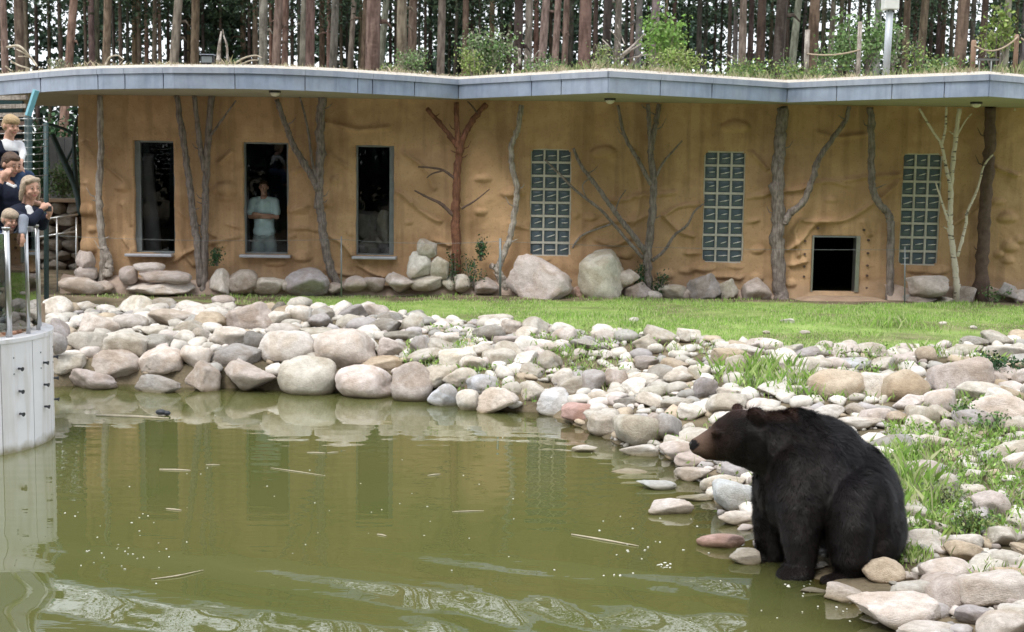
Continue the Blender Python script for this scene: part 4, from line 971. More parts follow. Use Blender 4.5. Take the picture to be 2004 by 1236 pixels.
b = hit(1945, 742); shrub(1940, 742, b[1], 50, 70, 'dark green leafy plant among the stones at right', DK, 500, .06, 3, cat='plant', name='leafy_plant')
b = hit(1990, 735); shrub(1995, 735, b[1], 30, 60, 'dark green trailing plant at the right frame edge', DK, 300, .06, 4, cat='plant', name='leafy_plant')
b = hit(1890, 835); shrub(1885, 835, b[1], 50, 60, 'bright green weed beside the large pale pink stone', MG, 320, .05, 5, cat='plant', name='leafy_plant')
b = hit(1930, 850); shrub(1935, 850, b[1], 45, 90, 'broad green weed below the large pale pink stone', MG, 380, .05, 6, cat='plant', name='leafy_plant')
b = hit(1905, 1050); shrub(1900, 1040, b[1], 55, 90, 'mixed green weed above the peach stone right of the bear', MG+YG, 500, .035, 7, cat='plant', name='leafy_plant')
b = hit(1700, 790); shrub(1850, 1000, hit(1850, 1000)[1], 60, 80, 'tall pale weed on the slope right of the bear\'s rump', YG+GG, 420, .032, 8, cat='plant', name='leafy_plant')
for i, (px, py, hp_, wp_, lb) in enumerate([(885,560,70,36,'dark ivy climbing left of the red trunk foot'),(925,562,60,50,'dark ivy bush right of the red trunk foot'),(940,510,60,12,'upright ivy shoot right of the red trunk'),(425,520,38,24,'small ivy growing right of the twin stemmed trunk'),(1290,582,60,26,'dark ivy at the foot of the many branched tree'),(1250,570,55,16,'ivy shoot left of the many branched tree'),(1935,592,30,90,'low green brush at the foot of the dark trunk')]):
    shrub(px, py, YW-.32, hp_, wp_, lb, DK if i < 6 else MG, 260, .05, 20+i, 5, cat='ivy' if i < 6 else 'shrub', name='ivy_plant' if i < 6 else 'shrub', bias=1)

# ------------------------------------------------------------------ on the roof
ZR = ZS+FH+.06
def roof_pt(px, back): p = plan_at(px); return p[0]*(1+back/p[1]), p[1]+back
n = 26000; A = rng.uniform(-300, 2100, n); bk = rng.uniform(.25, 2.6, n)**1.0
pp = np.array([roof_pt(a_, c_) for a_, c_ in zip(A, bk)]); P = np.stack([pp[:, 0], pp[:, 1], np.full(n, ZR-.02)], 1)
gr = np.clip((A-780)/500+.9*fbm(A*.011, bk, 5), 0, .8)
kk = rng.uniform(0, 1, n) < (.34+.34*gr)*np.clip(.7+.9*fbm(A*.012, bk*.7, 8), .1, 1)
P, gr, A2 = P[kk], gr[kk], A[kk]
hh = np.where(gr > .5, .11, .08)+.22*np.clip(fbm(A2*.02, gr*3, 6), 0, 1)
dry = gr < rng.uniform(0, 1, len(P))*.9
nr_ = 9000; Ar = rng.uniform(-300, 2100, nr_); br_ = rng.uniform(.06, .7, nr_); kr = rng.uniform(0, 1, nr_) < np.clip(.5+1.4*fbm(Ar*.015, br_, 88), .08, 1); Ar, br_ = Ar[kr], br_[kr]
ppr = np.array([roof_pt(a_, c_) for a_, c_ in zip(Ar, br_)]); PR = np.stack([ppr[:, 0], ppr[:, 1], np.full(len(Ar), ZR-.03)], 1); HR = .045+.10*np.clip(fbm(Ar*.03, br_, 89)+.2, 0, 1)
DRY = [(.44, .38, .26), (.36, .32, .2), (.5, .42, .3), (.30, .30, .15)]
stuff('roof_grass', [blades(PR, HR, .011, [(.50, .43, .31), (.42, .37, .25), (.56, .48, .36), (.36, .36, .2)], 39, 1.1), blades(P[dry], hh[dry]*.8, .012, DRY, 31, .8), blades(P[~dry], hh[~dry]*1.15, .012, [(.24,.30,.12),(.32,.36,.18),(.42,.40,.26),(.18,.24,.10)], 32, .6),
      leaves(P[~dry][::2]+np.array([0, 0, .12])*rng.uniform(.3, 1.6, (len(P[~dry][::2]), 1)), .045, YG+MG, 33)], 'dry and green grass growing on the flat roof', 'grass')
def roofshrub(px, hpx, wpx, label, cols, back=1.2, nl=700, ls=.06, seed=0, stems=8, **k):
    x, y = roof_pt(px, back); p = np.array([x, y, ZR]); q = proj(p); return shrub(q[0], q[1], y, hpx, wpx, label, cols, nl, ls, seed, stems, z=ZR, **k)
roofshrub(955, 105, 105, 'tall green bush on the roof above the bent trunk', MG+GG, 1.6, 1800, .07, 41, 12)
roofshrub(925, 60, 60, 'yellowish low bush on the roof left of the tall bush', YG, 1.0, 700, .05, 42)
roofshrub(805, 55, 80, 'low grey green bush on the roof above the third window', MG+GG, 1.2, 900, .05, 43)
roofshrub(760, 22, 40, 'small dry bush on the roof left of the low bush', GG+YG, 1.0, 300, .045, 44)
roofshrub(1180, 60, 60, 'thin yellow green bush on the roof before the deadwood', YG+GG, 1.1, 420, .05, 45)
roofshrub(1330, 55, 110, 'bright yellow green bush on the roof right of the deadwood', YG, 1.1, 1000, .06, 46)
roofshrub(1460, 45, 130, 'light green brush on the roof above the middle lattice', YG+MG, 1.2, 900, .055, 47)
roofshrub(1300, 150, 120, 'young tree with bright green leaves right of the deadwood', [(.13,.26,.05),(.18,.32,.07),(.2,.3,.1)], 3.6, 1300, .085, 48, 5, cat='young tree', name='young_tree', bias=.4)
roofshrub(1690, 150, 120, 'leafy young tree left of the camera pole', MG+[(.2,.3,.13)], 3.2, 1900, .08, 49, 8, cat='young tree', name='young_tree', bias=.5)
roofshrub(1750, 120, 40, 'narrow pale leaved sapling right of the camera pole', MG+GG, 2.0, 420, .06, 50, 4, cat='young tree', name='young_tree', bias=.6)
roofshrub(1798, 75, 60, 'loose weedy bush on the roof right of the camera pole', MG+YG, 1.4, 500, .05, 51)
roofshrub(1615, 95, 50, 'slender weed stalks on the roof near the wooden post', MG, 1.6, 260, .06, 52, 5)
roofshrub(1535, 70, 30, 'single upright weed on the roof above the thick trunk', MG, 1.4, 140, .05, 53, 3)
roofshrub(1950, 140, 70, 'slim sapling with yellow green leaves between rope posts', YG+[(.2,.32,.07)], 1.3, 620, .075, 54, 5, cat='young tree', name='young_tree', bias=.35)
roofshrub(1580, 40, 120, 'green brush on the roof at the foot of the wooden post', YG+MG, 1.0, 900, .05, 55)
roofshrub(1850, 35, 120, 'green brush on the roof left of the rope posts', YG+MG, 1.0, 700, .05, 56)
roofshrub(110, 26, 60, 'dry low shrub on the roof above the first trunk', GG+[(.35,.3,.2)], 1.2, 260, .045, 57)
roofshrub(1060, 40, 120, 'sparse brush on the roof behind the bent trunk', GG+MG, 1.0, 500, .05, 58)

# camera pole, rope posts, floodlight, deadwood
def polepx(px, back): x, y = roof_pt(px, back); return x, y
x, y = roof_pt(1732, .9); s = F/y; e = empty('camera_pole', (x, y, ZR-.03)); tag(e, 'pale grey pole on the roof carrying a white box', 'pole')
ztop = atY(1735, 20, y)[2]; b = MB(); b.tube([(x, y, ZR-.05), (x+.02, y, ztop)], .058, 14); b.build('pole', M['postgrey'], e, True)
b = MB(); b.box(x-.10, x+.14, y-.12, y+.12, ztop+.01, ztop+.36); b.build('box', M['camera_box'], e, bevel=.012)
b = MB(); b.tube([(x+.02, y-.115, ztop+.25), (x+.02, y-.15, ztop+.25)], .035, 12); b.build('lens', M['black'], e)
b = MB(); b.box(x-.02, x+.07, y-.05, y+.05, ztop-.03, ztop+.008); b.build('bracket', M['black'], e)
rf = empty('rope_fence', (*roof_pt(1902, .7), ZR)); tag(rf, 'short wooden post fence with a sagging rope on the roof', 'fence')
pp_ = []
for px, ty, w_ in ((1902, 78, 10), (1983, 67, 9)):
    x, y = roof_pt(px, .7); zt = atY(px, ty, y)[2]; b = MB(); b.tube([(x, y, ZR-.05), (x, y, zt-.03), (x, y, zt)], [w_/2/pxm(y)]*2+[w_/2.6/pxm(y)], 10); b.build('post', M['wood_post'], rf, True); pp_.append(np.array([x, y-.05, zt-.09]))
b = MB(); b.tube([pp_[0]*(1-t)+pp_[1]*t-np.array([0, 0, .14*4*t*(1-t)-.05*t]) for t in np.linspace(0, 1, 14)], .014, 6); b.build('rope', M['rope'], rf, True)
b = MB(); q1 = pp_[1]+np.array([.05, 0, .03]); b.tube([q1, q1+[.25, 0, -.16], q1+[.6, 0, -.2]], .012, 6); b.build('rope', M['rope'], rf, True)
wp = empty('rope_fence', (*roof_pt(1577, .9), ZR)); tag(wp, 'weathered wooden post with a rope running right, above the bear door', 'fence')
x, y = roof_pt(1577, .9); zt = atY(1577, 58, y)[2]; b = MB(); b.tube([(x, y, ZR-.05), (x, y, zt)], .042, 10); b.build('post', M['bark_pale'], wp, True)
x2, y2 = roof_pt(1680, 1.0); zt2 = atY(1680, 42, y2)[2]; b = MB(); b.tube([(x2, y2, ZR-.05), (x2, y2, zt2)], .036, 10); b.build('post', M['bark_pale'], wp, True)
za = atY(1577, 105, y)[2]; b = MB(); b.tube([np.array([x, y-.04, za])*(1-t)+np.array([x2, y2-.04, za+.02])*t-np.array([0, 0, .05*4*t*(1-t)]) for t in np.linspace(0, 1, 12)], .013, 6); b.build('rope', M['rope'], wp, True)
x, y = roof_pt(406, .45); e = empty('floodlight', (x, y, ZR)); tag(e, 'small black floodlight on the roof above the twin trunks', 'light')
b = MB(); b.box(x-.10, x+.10, y-.02, y+.12, ZR+.03, ZR+.165); b.build('housing', M['black'], e, bevel=.01)
b = MB(); b.box(x-.082, x+.082, y-.026, y-.021, ZR+.045, ZR+.145); b.build('lens', M['frame'], e)
b = MB(); b.box(x-.012, x+.012, y+.01, y+.04, ZR-.03, ZR+.028); b.build('bracket', M['black'], e)
b = MB(); b.box(x-.112, x+.112, y-.05, y+.13, ZR+.166, ZR+.178); b.build('hood', M['zinc_trim'], e)
x, y = roof_pt(1925, .5); b = MB(); 
for dx in (-.09, .09): b.tube([(x+dx, y, ZR-.04), (x+dx, y, ZR+.2)], .012, 6)
b.box(x-.13, x+.2, y-.02, y+.02, ZR+.19, ZR+.215); tag(b.build('roof_bracket', M['steel'], None), 'small metal bracket on the roof between the rope posts', 'bracket')
def deadwood(label, px, back, limbs, m_='bark_pale'):
    x, y = roof_pt(px, back); e = empty('dead_branch', (x, y, ZR)); tag(e, label, 'branch')
    for pts, w0, w1 in limbs:
        P = spline([np.array([*p, 0]) for p in pts], 5); n_ = len(P); Q = [atY(p[0], p[1], y+.15*math.sin(i*.7)) for i, p in enumerate(P)]
        b = MB(); b.tube(Q, list(np.linspace(w0, w1, n_)/2/pxm(y)), 7); b.build('limb', M[m_], e, True)
deadwood('bleached dead branch on the roof at the far left', 40, .8, [([(14,92),(38,90),(60,112),(72,128)],5,4),([(60,112),(48,104),(32,96)],4,2),([(60,112),(50,110),(36,110)],3,2),([(22,120),(38,128),(58,134)],4,3),([(12,130),(22,138)],4,2)], 'stick')
deadwood('arched dead twig on the roof above the left window', 222, .6, [([(206,128),(214,112),(230,108),(242,116)],4,2)], 'stick')
deadwood('pale broken stump and branch on the roof by the floodlight', 432, 1.4, [([(427,120),(429,90),(433,62)],9,3),([(445,118),(444,90),(438,70),(436,58)],5,2)], 'bark_pale')
deadwood('heap of dead branches on the roof right of the bush', 1215, 1.1, [([(1212,135),(1216,110),(1240,88),(1262,66)],7,3),([(1214,114),(1232,100),(1254,86)],5,3),([(1206,118),(1196,95),(1178,76)],3,2),([(1216,90),(1204,70),(1194,58)],3,1.5),([(1214,118),(1240,112),(1268,106)],3,2),([(1222,85),(1212,60),(1208,48)],3,1.5),([(1235,130),(1248,112),(1262,100)],3,2),([(1198,112),(1190,118),(1180,128)],3,2)], 'bark_pale')
deadwood('thin leaning dead branch on the roof above the middle lattice', 1430, 1.2, [([(1418,104),(1432,112),(1442,120)],3.5,2.5)], 'bark_pale')
deadwood('crossed pale twigs on the roof above the left lattice', 1045, 1.0, [([(1040,122),(1050,104),(1056,98)],3,2),([(1024,100),(1032,114)],3,2),([(1016,96),(1017,125)],6,6)], 'bark_pale')
deadwood('low bleached branch on the roof right of the floodlight', 480, .7, [([(462,122),(480,112),(500,108),(512,112)],4,2),([(470,126),(490,118),(505,117)],3,2)], 'stick')

# ------------------------------------------------------------------ pine forest behind the roof
TR = """8 14 k 0;38 18 b 0;53 10 b 0;70 8 d 0;96 7 d 1;118 9 b 0;139 16 t 14;168 7 d 0;181 13 b 0;190 10 d 0;207 16 t 4;222 7 d 0;235 8 b 0;250 7 d 2;262 11 t 0;272 10 b 0;285 9 t 0;302 10 b 4;313 8 b 0;328 7 d 0;345 17 v 12;362 8 d 0;369 8 t 2;380 17 b 4;398 7 d 0;432 7 d 2;452 9 d 0;475 12 b 0;488 8 d 0;
498 12 k 2;515 17 v 2;530 8 b 0;543 17 t 6;558 14 b 2;571 8 d 0;585 8 d 0;594 14 v 4;607 18 b 2;632 12 b 0;643 10 k 0;653 16 v 4;668 7 d 0;680 7 d 0;690 12 v 8;704 8 b 0;714 14 b 4;730 27 b 2;750 14 v 12;765 7 d 0;776 8 d 0;788 20 k 0;806 18 b 2;820 6 d 0;832 7 d 0;843 9 d 0;863 16 v 2;880 7 d 0;892 8 d 2;910 14 b 0;925 9 d 0;940 8 d 0;965 13 b 0;980 8 d 0;996 11 k 0;
1015 18 d 0;1034 16 v 2;1050 12 b 0;1066 17 k 8;1079 8 d 0;1090 15 k 4;1105 14 k 2;1118 10 d 2;1146 25 b 2;1166 11 d 0;1188 17 d 2;1208 15 v 0;1224 8 d 0;1237 9 k 0;1250 14 v 2;1268 8 d 0;1283 18 v 4;1302 9 b 0;1320 11 b 0;1332 7 d 0;1346 8 d 0;1370 11 d 0;1381 9 v 0;1400 6 d 0;1412 6 d 0;1428 9 d 0;1440 11 v 0;1454 16 k 0;1471 11 d 0;1491 17 d 0;
1508 8 d 0;1525 22 d 4;1542 9 d 0;1557 15 v 10;1574 9 d 0;1591 21 b 2;1611 10 d 0;1628 12 v 4;1645 10 d 0;1662 8 d 0;1680 10 v 0;1698 10 d 0;1715 15 v 0;1745 9 d 0;1760 9 d 0;1774 15 b 0;1790 9 b 0;1805 17 b 4;1822 8 d 0;1835 9 d 0;1846 11 b 2;1862 9 d 0;1882 23 b 4;1903 10 d 0;1924 14 d 2;1942 8 d 0;1955 9 d 0;1971 15 v 2;1988 9 d 0;2001 11 v 0;-30 16 b 0;-70 14 v 0;2030 16 b 0;2070 14 v 0;-110 18 k 0;2115 16 b 0"""
TT = {'k': (.34, .265, .22), 'b': (.21, .155, .122), 't': (.32, .235, .175), 'v': (.285, .26, .235), 'd': (.10, .085, .07)}
TTN = {'k': 'pinkish', 'b': 'brown', 't': 'tan', 'v': 'greyish', 'd': 'dark'}
def trunkmesh(seed):
    r = np.random.default_rng(seed); b = MB(); H = 17.; n = 15; P = []; RD = []
    for i in range(n):
        z = H*i/(n-1); P.append((.12*math.sin(z*.33+seed)*(z/H), .1*math.cos(z*.27+seed*2)*(z/H), z)); RD.append((.5*(1-.55*z/H))*(1+.04*math.sin(i*2.1+seed)+(.35 if i == 0 else 0)))
    b.tube(P, RD, 10)
    for i in range(3):   # short snapped twigs
        z = r.uniform(4, 9); a = r.uniform(0, 6.28); L_ = r.uniform(.4, 1.3); c, s_ = math.cos(a), math.sin(a); r0 = .42
        b.tube([(c*r0*.8, s_*r0*.8, z), (c*(r0+L_*.5), s_*(r0+L_*.5), z+.03), (c*(r0+L_), s_*(r0+L_), z-.12)], [.06, .045, .02], 5)
    me = npmesh('trunk', b.V, b.F, True); me.materials.append(M['pine']); return me
TM = [trunkmesh(i+1) for i in range(6)]
def pinecrown(seed):
    r = np.random.default_rng(seed); P = []
    for i in range(34):
        z = r.uniform(9.3, 17.5); rr = 2.3*(1-(z-9)/11)+.4; a = r.uniform(0, 6.28); d = r.uniform(.3, 1)*rr; c = np.array([math.cos(a)*d, math.sin(a)*d, z])
        P.append(c+r.normal(0, 1, (44, 3))*np.array([.5, .5, .22]))
    V, Fc, C_ = leaves(np.vstack(P), .24, [(.045, .075, .04), (.055, .09, .045), (.035, .06, .035)], seed, .2, .35); return leafmesh('crown', V, Fc, C_)
PC = [pinecrown(i+70) for i in range(4)]
trees = []
for i, s in enumerate(TR.replace('\n', '').split(';')):
    a_ = s.split(); px = float(a_[0]); w_ = float(a_[1]); t = a_[2]; lean = float(a_[3])
    Dm = {'d': .23, 'b': .31, 'k': .31, 't': .30, 'v': .29}[t]; Y = min(max(F*Dm/w_, 30), 66)*random.uniform(.96, 1.04); dia = 1.22*w_*Y/F
    p = atY(px, 70, Y); o = empty('pine_tree', (float(p[0]), Y, .7)); 
    tr = link('trunk', TM[i % 6], None, o); tr.scale = (dia, dia, 1); tr.color = (*[c*random.uniform(.9, 1.1) for c in TT[t]], 1); tr.rotation_euler = (0, 0, 0)
    lz = math.atan(lean/130); o.rotation_euler = (0, lz+random.uniform(-.004, .004), 0)
    # pivot so that the trunk passes through the photographed point
    zc = p[2]-.7; o.location.x -= math.tan(lz)*zc
    cr = link('crown', PC[i % 4], None, o); cr.rotation_euler = (0, 0, random.uniform(0, 6.28)); cr.scale = (1, 1, random.uniform(.92, 1.1))
    o['category'] = 'pine tree'; o['group'] = 'pines behind the bear house'
    if px < 0 or px > 2004: pl = 'beyond the picture edge'
    else:
        pl = colplace(px).replace('under', 'above').replace('beside the white drum', 'above the people').replace('right of third window', 'above wall right of third window').replace('above the big boulders', 'above the big boulders')
    trees.append((o, f'{"thick" if w_>15 else "slim" if w_>9.5 else "thin"} {TTN[t]}', pl, px))
uniq(trees, 'pine trunk', 'pine trunks')

# far leafy trees closing the wood
def fartree(seed, kind):
    r = np.random.default_rng(seed); P = []
    for i in range(105):
        z = r.uniform(.8, 15); rr = (3.6 if kind == 0 else 3.2*(1-(z-1)/16))+.3; a = r.uniform(0, 6.28); d = math.sqrt(r.uniform(0, 1))*rr; c = np.array([math.cos(a)*d, math.sin(a)*d, z])
        P.append(c+r.normal(0, 1, (54, 3))*np.array([.55, .55, .17 if kind else .36]))
    cols = [(.035, .070, .045), (.042, .085, .05), (.028, .055, .038)] if kind == 0 else [(.028, .055, .035), (.04, .075, .045), (.05, .09, .045)]
    V, Fc, C_ = leaves(np.vstack(P), .34, cols, seed, .1, .75); return leafmesh('crown', V, Fc, C_)
FT = [fartree(200, 0), fartree(201, 1), fartree(202, 0), fartree(203, 1)]
ftr = []
spots = list(np.linspace(-120, 2120, 21))
for i, px in enumerate(spots):
    Y = 68+((i*37) % 23); px += random.uniform(-25, 25); p = atY(px, 100, Y); o = empty('leafy_tree', (float(p[0]), Y, .6))
    k = i % 4
    tr = link('trunk', TM[i % 6], None, o); tr.scale = (.3, .3, .8); tr.color = (.06, .05, .045, 1)
    c = link('crown', FT[k], None, o); c.rotation_euler = (0, 0, i*1.3); c.scale = (1.05, 1.05, random.uniform(.75, 1.1))
    o['category'] = 'tree'; o['group'] = 'leafy trees at the back of the wood'
    pl = 'beyond the picture edge' if px < 0 or px > 2004 else 'far behind pines '+colplace(px).replace('under', 'above').replace('beside the white drum', 'above the people').replace('right of third window', 'above wall right of third window')
    ftr.append((o, ['mid green leafy', 'dark green conifer'][k % 2], pl, px))
for i in range(26):  # unseen trees added to block low sky and deepen the shade under the eave
    an = math.pi*(1.0+(i+.5)/26); rad_ = 15+(i*5) % 8; o = empty('leafy_tree', (rad_*math.cos(an)*1.35, 1+rad_*math.sin(an), .2))  # leafy_tree here is an added, unseen tree that blocks low sky
    tr = link('trunk', TM[i % 6], None, o); tr.scale = (.35, .35, .8); tr.color = (.08, .07, .06, 1)
    c = link('crown', FT[(i % 2)*2], None, o); c.rotation_euler = (0, 0, i*1.7); c.scale = (1.25, 1.25, random.uniform(1.25, 1.5)); o['category'] = 'tree'; o['group'] = 'unseen trees added behind the viewer to block low sky'
    o['label'] = f'{["broad", "bushy"][i % 2]} leafy tree added behind the viewer to block sky, {ORD[i//2]} pair from the right'
uniq(ftr, 'tree', 'trees')

# ------------------------------------------------------------------ far left: fence corner, low wall
ivy_y = 27.5
sw = empty('stone_wall', tuple(atY(120, 560, ivy_y))); tag(sw, 'rough dry stone wall behind the left corner of the house', 'wall')
r = random.Random(5)
zz = .75; row = 0
xa, xb = atY(60, 480, ivy_y)[0], atY(175, 480, ivy_y)[0]
ztop = atY(120, 395, ivy_y)[2]
while zz < ztop-.05:
    hh_ = r.uniform(.20, .32); x = xa-.2+r.uniform(-.2, 0)
    while x < xb+.6:
        ww = r.uniform(.28, .55); o = link('stone', RK[(r.choice(['angular', 'slab']), r.randrange(7))], None, sw); o.scale = (ww*.54, .22, hh_*.55); o.location = Vector((x+ww/2, ivy_y, zz+hh_/2))-sw.location
        v = r.uniform(.5, 1.0); o.color = (.36*v, .33*v, .29*v, 1); o.rotation_euler = (r.uniform(-.1, .1), r.uniform(-.1, .1), 0); x += ww
    zz += hh_*.93; row += 1
b = MB(); b.box(xa-.4, xb+.9, ivy_y-.25, ivy_y+.3, ztop, ztop+.07); b.build('coping', M['slab'], sw, bevel=.01)
b = MB(); b.box(xa-.4, xb+.9, ivy_y+.05, ivy_y+.22, .7, ztop); b.build('core', M['bark_dark'], sw)
hr = empty('handrail', tuple(atY(110, 560, 25.5))); tag(hr, 'thin grey handrail before the dry stone wall', 'railing')
b = MB()
for py in (458, 425): b.tube([atY(60, py+8, 25.5), atY(152, py-6, 25.5)], .02, 8)
b.build('rail', M['steel'], hr, True)
for px in (112, 150): b = MB(); b.tube([atY(px, 570, 25.5), atY(px, 425, 25.5)], .022, 8); b.build('post', M['steel'], hr, True)
shrub(125, 390, 28.6, 70, 80, 'pale leaved hedge plant above the dry stone wall', GG+MG, 1200, .08, 91, 10, cat='hedge', name='hedge')
shrub(85, 390, 31, 160, 90, 'dark shrub behind the corner fence post', DK, 1600, .12, 92, 10)
shrub(150, 390, 32, 150, 60, 'dark leafy bush seen behind the house corner', DK, 1400, .12, 93, 8)
b = MB(); a1 = atY(96, 370, 30)[0]; 
gp = empty('panel_fence', (float(a1), 30, .7)); tag(gp, 'grey panel fence seen behind the house corner', 'fence')
for px in (97, 112, 127): p = atY(px, 300, 30); q = atY(px+14, 300, 30); b = MB(); b.box(p[0], q[0], 30, 30.04, .8, atY(px, 268, 30)[2]); b.build('panel', M['panelgrey'], gp)
def limb_thing(label, Y, limbs, m_, name='bent_tree'):
    q0 = atY(*limbs[0][0][0], Y); e = empty(name, tuple(q0)); tag(e, label, 'tree')
    for i, (pts, w0, w1) in enumerate(limbs):
        P = spline(pts, 5); Q = [atY(p[0], p[1], Y) for p in P]; b = MB(); b.tube(Q, list(np.linspace(w0, w1, len(Q))/2/pxm(Y)), 9); b.build('trunk' if i == 0 else 'branch', m_, e, True)
limb_thing('dark crooked tree leaning behind the house corner', 27.0, [([(160,420),(150,370),(128,320),(112,285),(102,262)],16,10),([(150,370),(146,310),(145,260),(154,225)],10,6),([(145,262),(120,250),(78,238)],7,5),([(128,320),(142,290),(158,262)],6,3),([(78,228),(79,245)],6,5)], M['dgreen'])
# corner fence: posts, angled arm, insulators and wires
YF = 19.6
fc = empty('corner_fence', tuple(atY(58, 560, YF))); tag(fc, 'green electric corner fence with turquoise angled arm and white insulators', 'fence')
b = MB(); b.tube([atY(54, 600, YF), atY(56, 228, YF)], 7.5/pxm(YF), 12); b.build('post', M['dgreen'], fc, True)
b = MB(); b.tube([atY(55, 226, YF), atY(56, 222, YF), atY(71, 176, YF)], 6.6/pxm(YF), 4); b.build('arm', M['turquoise'], fc)
b = MB(); b.tube([atY(91, 585, YF+1.5), atY(90, 240, YF+1.5)], 5/pxm(YF+1.5), 8); b.build('post', M['dgreen'], fc, True)
for py in range(232, 345, 14):
    for px in (47, 66): b = MB(); b.ball(atY(px, py, YF-.07), (.018, .02, .014), 8, 5); b.build('insulator', M['insul'], fc, True)
b = MB()
for py in range(232, 345, 14): b.tube([atY(-60, py+3, YF-.05), atY(48, py, YF-.08), atY(67, py, YF-.08), atY(93, py-2, YF+1.4)], .005, 4)
b.build('wires', M['steel'], fc)
# timber slats / roofed hide above left
hd = empty('timber_shelter', tuple(atY(10, 420, 22.5))); tag(hd, 'dark slatted timber shelter behind the boy at the left edge', 'shelter')
for i, py in enumerate(range(188, 430, 17)):
    b = MB(); a_ = atY(-140, py+4, 22.5); c_ = atY(50 if py < 240 else 42, py, 22.5); b.add([(a_[0], 22.5, a_[2]-.05), (c_[0], 22.5, c_[2]-.05), (c_[0], 22.62, c_[2]-.05), (a_[0], 22.62, a_[2]-.05), (a_[0], 22.5, a_[2]+.02), (c_[0], 22.5, c_[2]+.02), (c_[0], 22.62, c_[2]+.02), (a_[0], 22.62, a_[2]+.02)], [(0,3,2,1),(4,5,6,7),(0,1,5,4),(1,2,6,5),(2,3,7,6),(3,0,4,7)])
    b.build('slat', M['bark_pale'] if i < 3 else M['bark_dark'], hd)
b = MB(); a_ = atY(-140, 300, 22.8); c_ = atY(46, 300, 22.8); b.box(a_[0], c_[0], 22.8, 22.9, .8, atY(0, 196, 22.8)[2]); b.build('back_board', M['dgreen'], hd)

# ------------------------------------------------------------------ viewing drum with glass rail
DR = 1.30; dcx, dcy = -5.05-DR, 14.28; ZD = 1.17
dm = empty('viewing_platform', (dcx, dcy, -.4)); tag(dm, 'round white panelled viewing platform standing in the pond at left', 'platform')
def arc_panel(a0, a1, r0, r1, z0, z1, n=10):
    b = MB(); V = []; 
    for i in range(n+1):
        a = a0+(a1-a0)*i/n
        for r_, z in ((r1, z0), (r1, z1), (r0, z1), (r0, z0)): V.append((dcx+math.cos(a)*r_, dcy+math.sin(a)*r_, z))
    Fc = []
    for i in range(n):
        for k in range(4): a = i*4+k; c = i*4+(k+1) % 4; Fc.append((a, c, c+4, a+4))
    Fc += [(3, 2, 1, 0), (n*4, n*4+1, n*4+2, n*4+3)]; b.add(V, Fc); return b
NP = 18
for i in range(NP):
    a0 = 2*math.pi*(i+.32)/NP+.004; a1 = 2*math.pi*(i+1.32)/NP-.004
    arc_panel(a0, a1, DR-.03, DR, -.45, ZD-.012).build('panel', M['white_drum'], dm, False)
b = MB(); b.tube([(dcx, dcy, -.45), (dcx, dcy, ZD-.08)], DR-.035, 64); b.build('core', M['seam'], dm, True)
for i in range(8): arc_panel(2*math.pi*i/8, 2*math.pi*(i+1)/8, DR-.22, DR+.012, ZD-.010, ZD+.03, 8).build('rim', M['white_drum'], dm)
b = MB(); b.tube([(dcx, dcy, ZD-.07), (dcx, dcy, ZD-.012)], DR-.23, 64); b.build('deck', M['slab'], dm)
# pegs
for i in range(NP):
    a = 2*math.pi*(i+.82)/NP
    for z in (.40, .64, .88) if True else ():
        b = MB(); c, s_ = math.cos(a), math.sin(a); b.tube([(dcx+c*(DR-.01), dcy+s_*(DR-.01), z), (dcx+c*(DR+.03), dcy+s_*(DR+.03), z), (dcx+c*(DR+.055), dcy+s_*(DR+.055), z-.004)], [.012, .012, .024], 8); b.build('peg', M['bolt'], dm)
for i in range(NP):
    a = 2*math.pi*(i+.82)/NP-.05; b = MB(); c, s_ = math.cos(a), math.sin(a)
    for z in (1.0, .83): b.tube([(dcx+c*(DR-.01), dcy+s_*(DR-.01), z), (dcx+c*(DR+.006), dcy+s_*(DR+.006), z)], .009, 6)
    b.build('screws', M['frame'], dm)
# glass rail
RR = DR-.13; NPOST = 22; rail_h = 1.165
for i in range(NPOST):
    a = 2*math.pi*i/NPOST-R(23); c, s_ = math.cos(a), math.sin(a); x, y = dcx+c*RR, dcy+s_*RR
    b = MB(); b.tube([(x, y, ZD+.03), (x, y, ZD+rail_h)], .024 if i else .034, 12); b.tube([(x, y, ZD+rail_h), (x, y, ZD+rail_h+.02)], .033 if i else .044, 12); b.build('post', M['steel'], dm, True)
    a2 = 2*math.pi*(i+1)/NPOST-R(23); p = np.array([x, y]); q_ = np.array([dcx+math.cos(a2)*RR, dcy+math.sin(a2)*RR]); d = (q_-p)/np.linalg.norm(q_-p); nn = np.array([d[1], -d[0]])*.005
    p2 = p+d*.035; q2 = q_-d*.035; z0_, z1_ = ZD+.09, ZD+rail_h-.05
    b = MB(); V = [(*(p2+nn), z0_), (*(q2+nn), z0_), (*(q2-nn), z0_), (*(p2-nn), z0_)]; V += [(v[0], v[1], z1_) for v in V]; b.add(V, [(0,3,2,1),(4,5,6,7),(0,1,5,4),(1,2,6,5),(2,3,7,6),(3,0,4,7)]); b.build('glass_pane', M['railglass'], dm)
# boulders heaped in the water against the drum's back
put_stone(112, 668, 40, 40, 'v', 'round', Y=17.9)['label'] = 'grey stone half hidden behind the white drum rim'

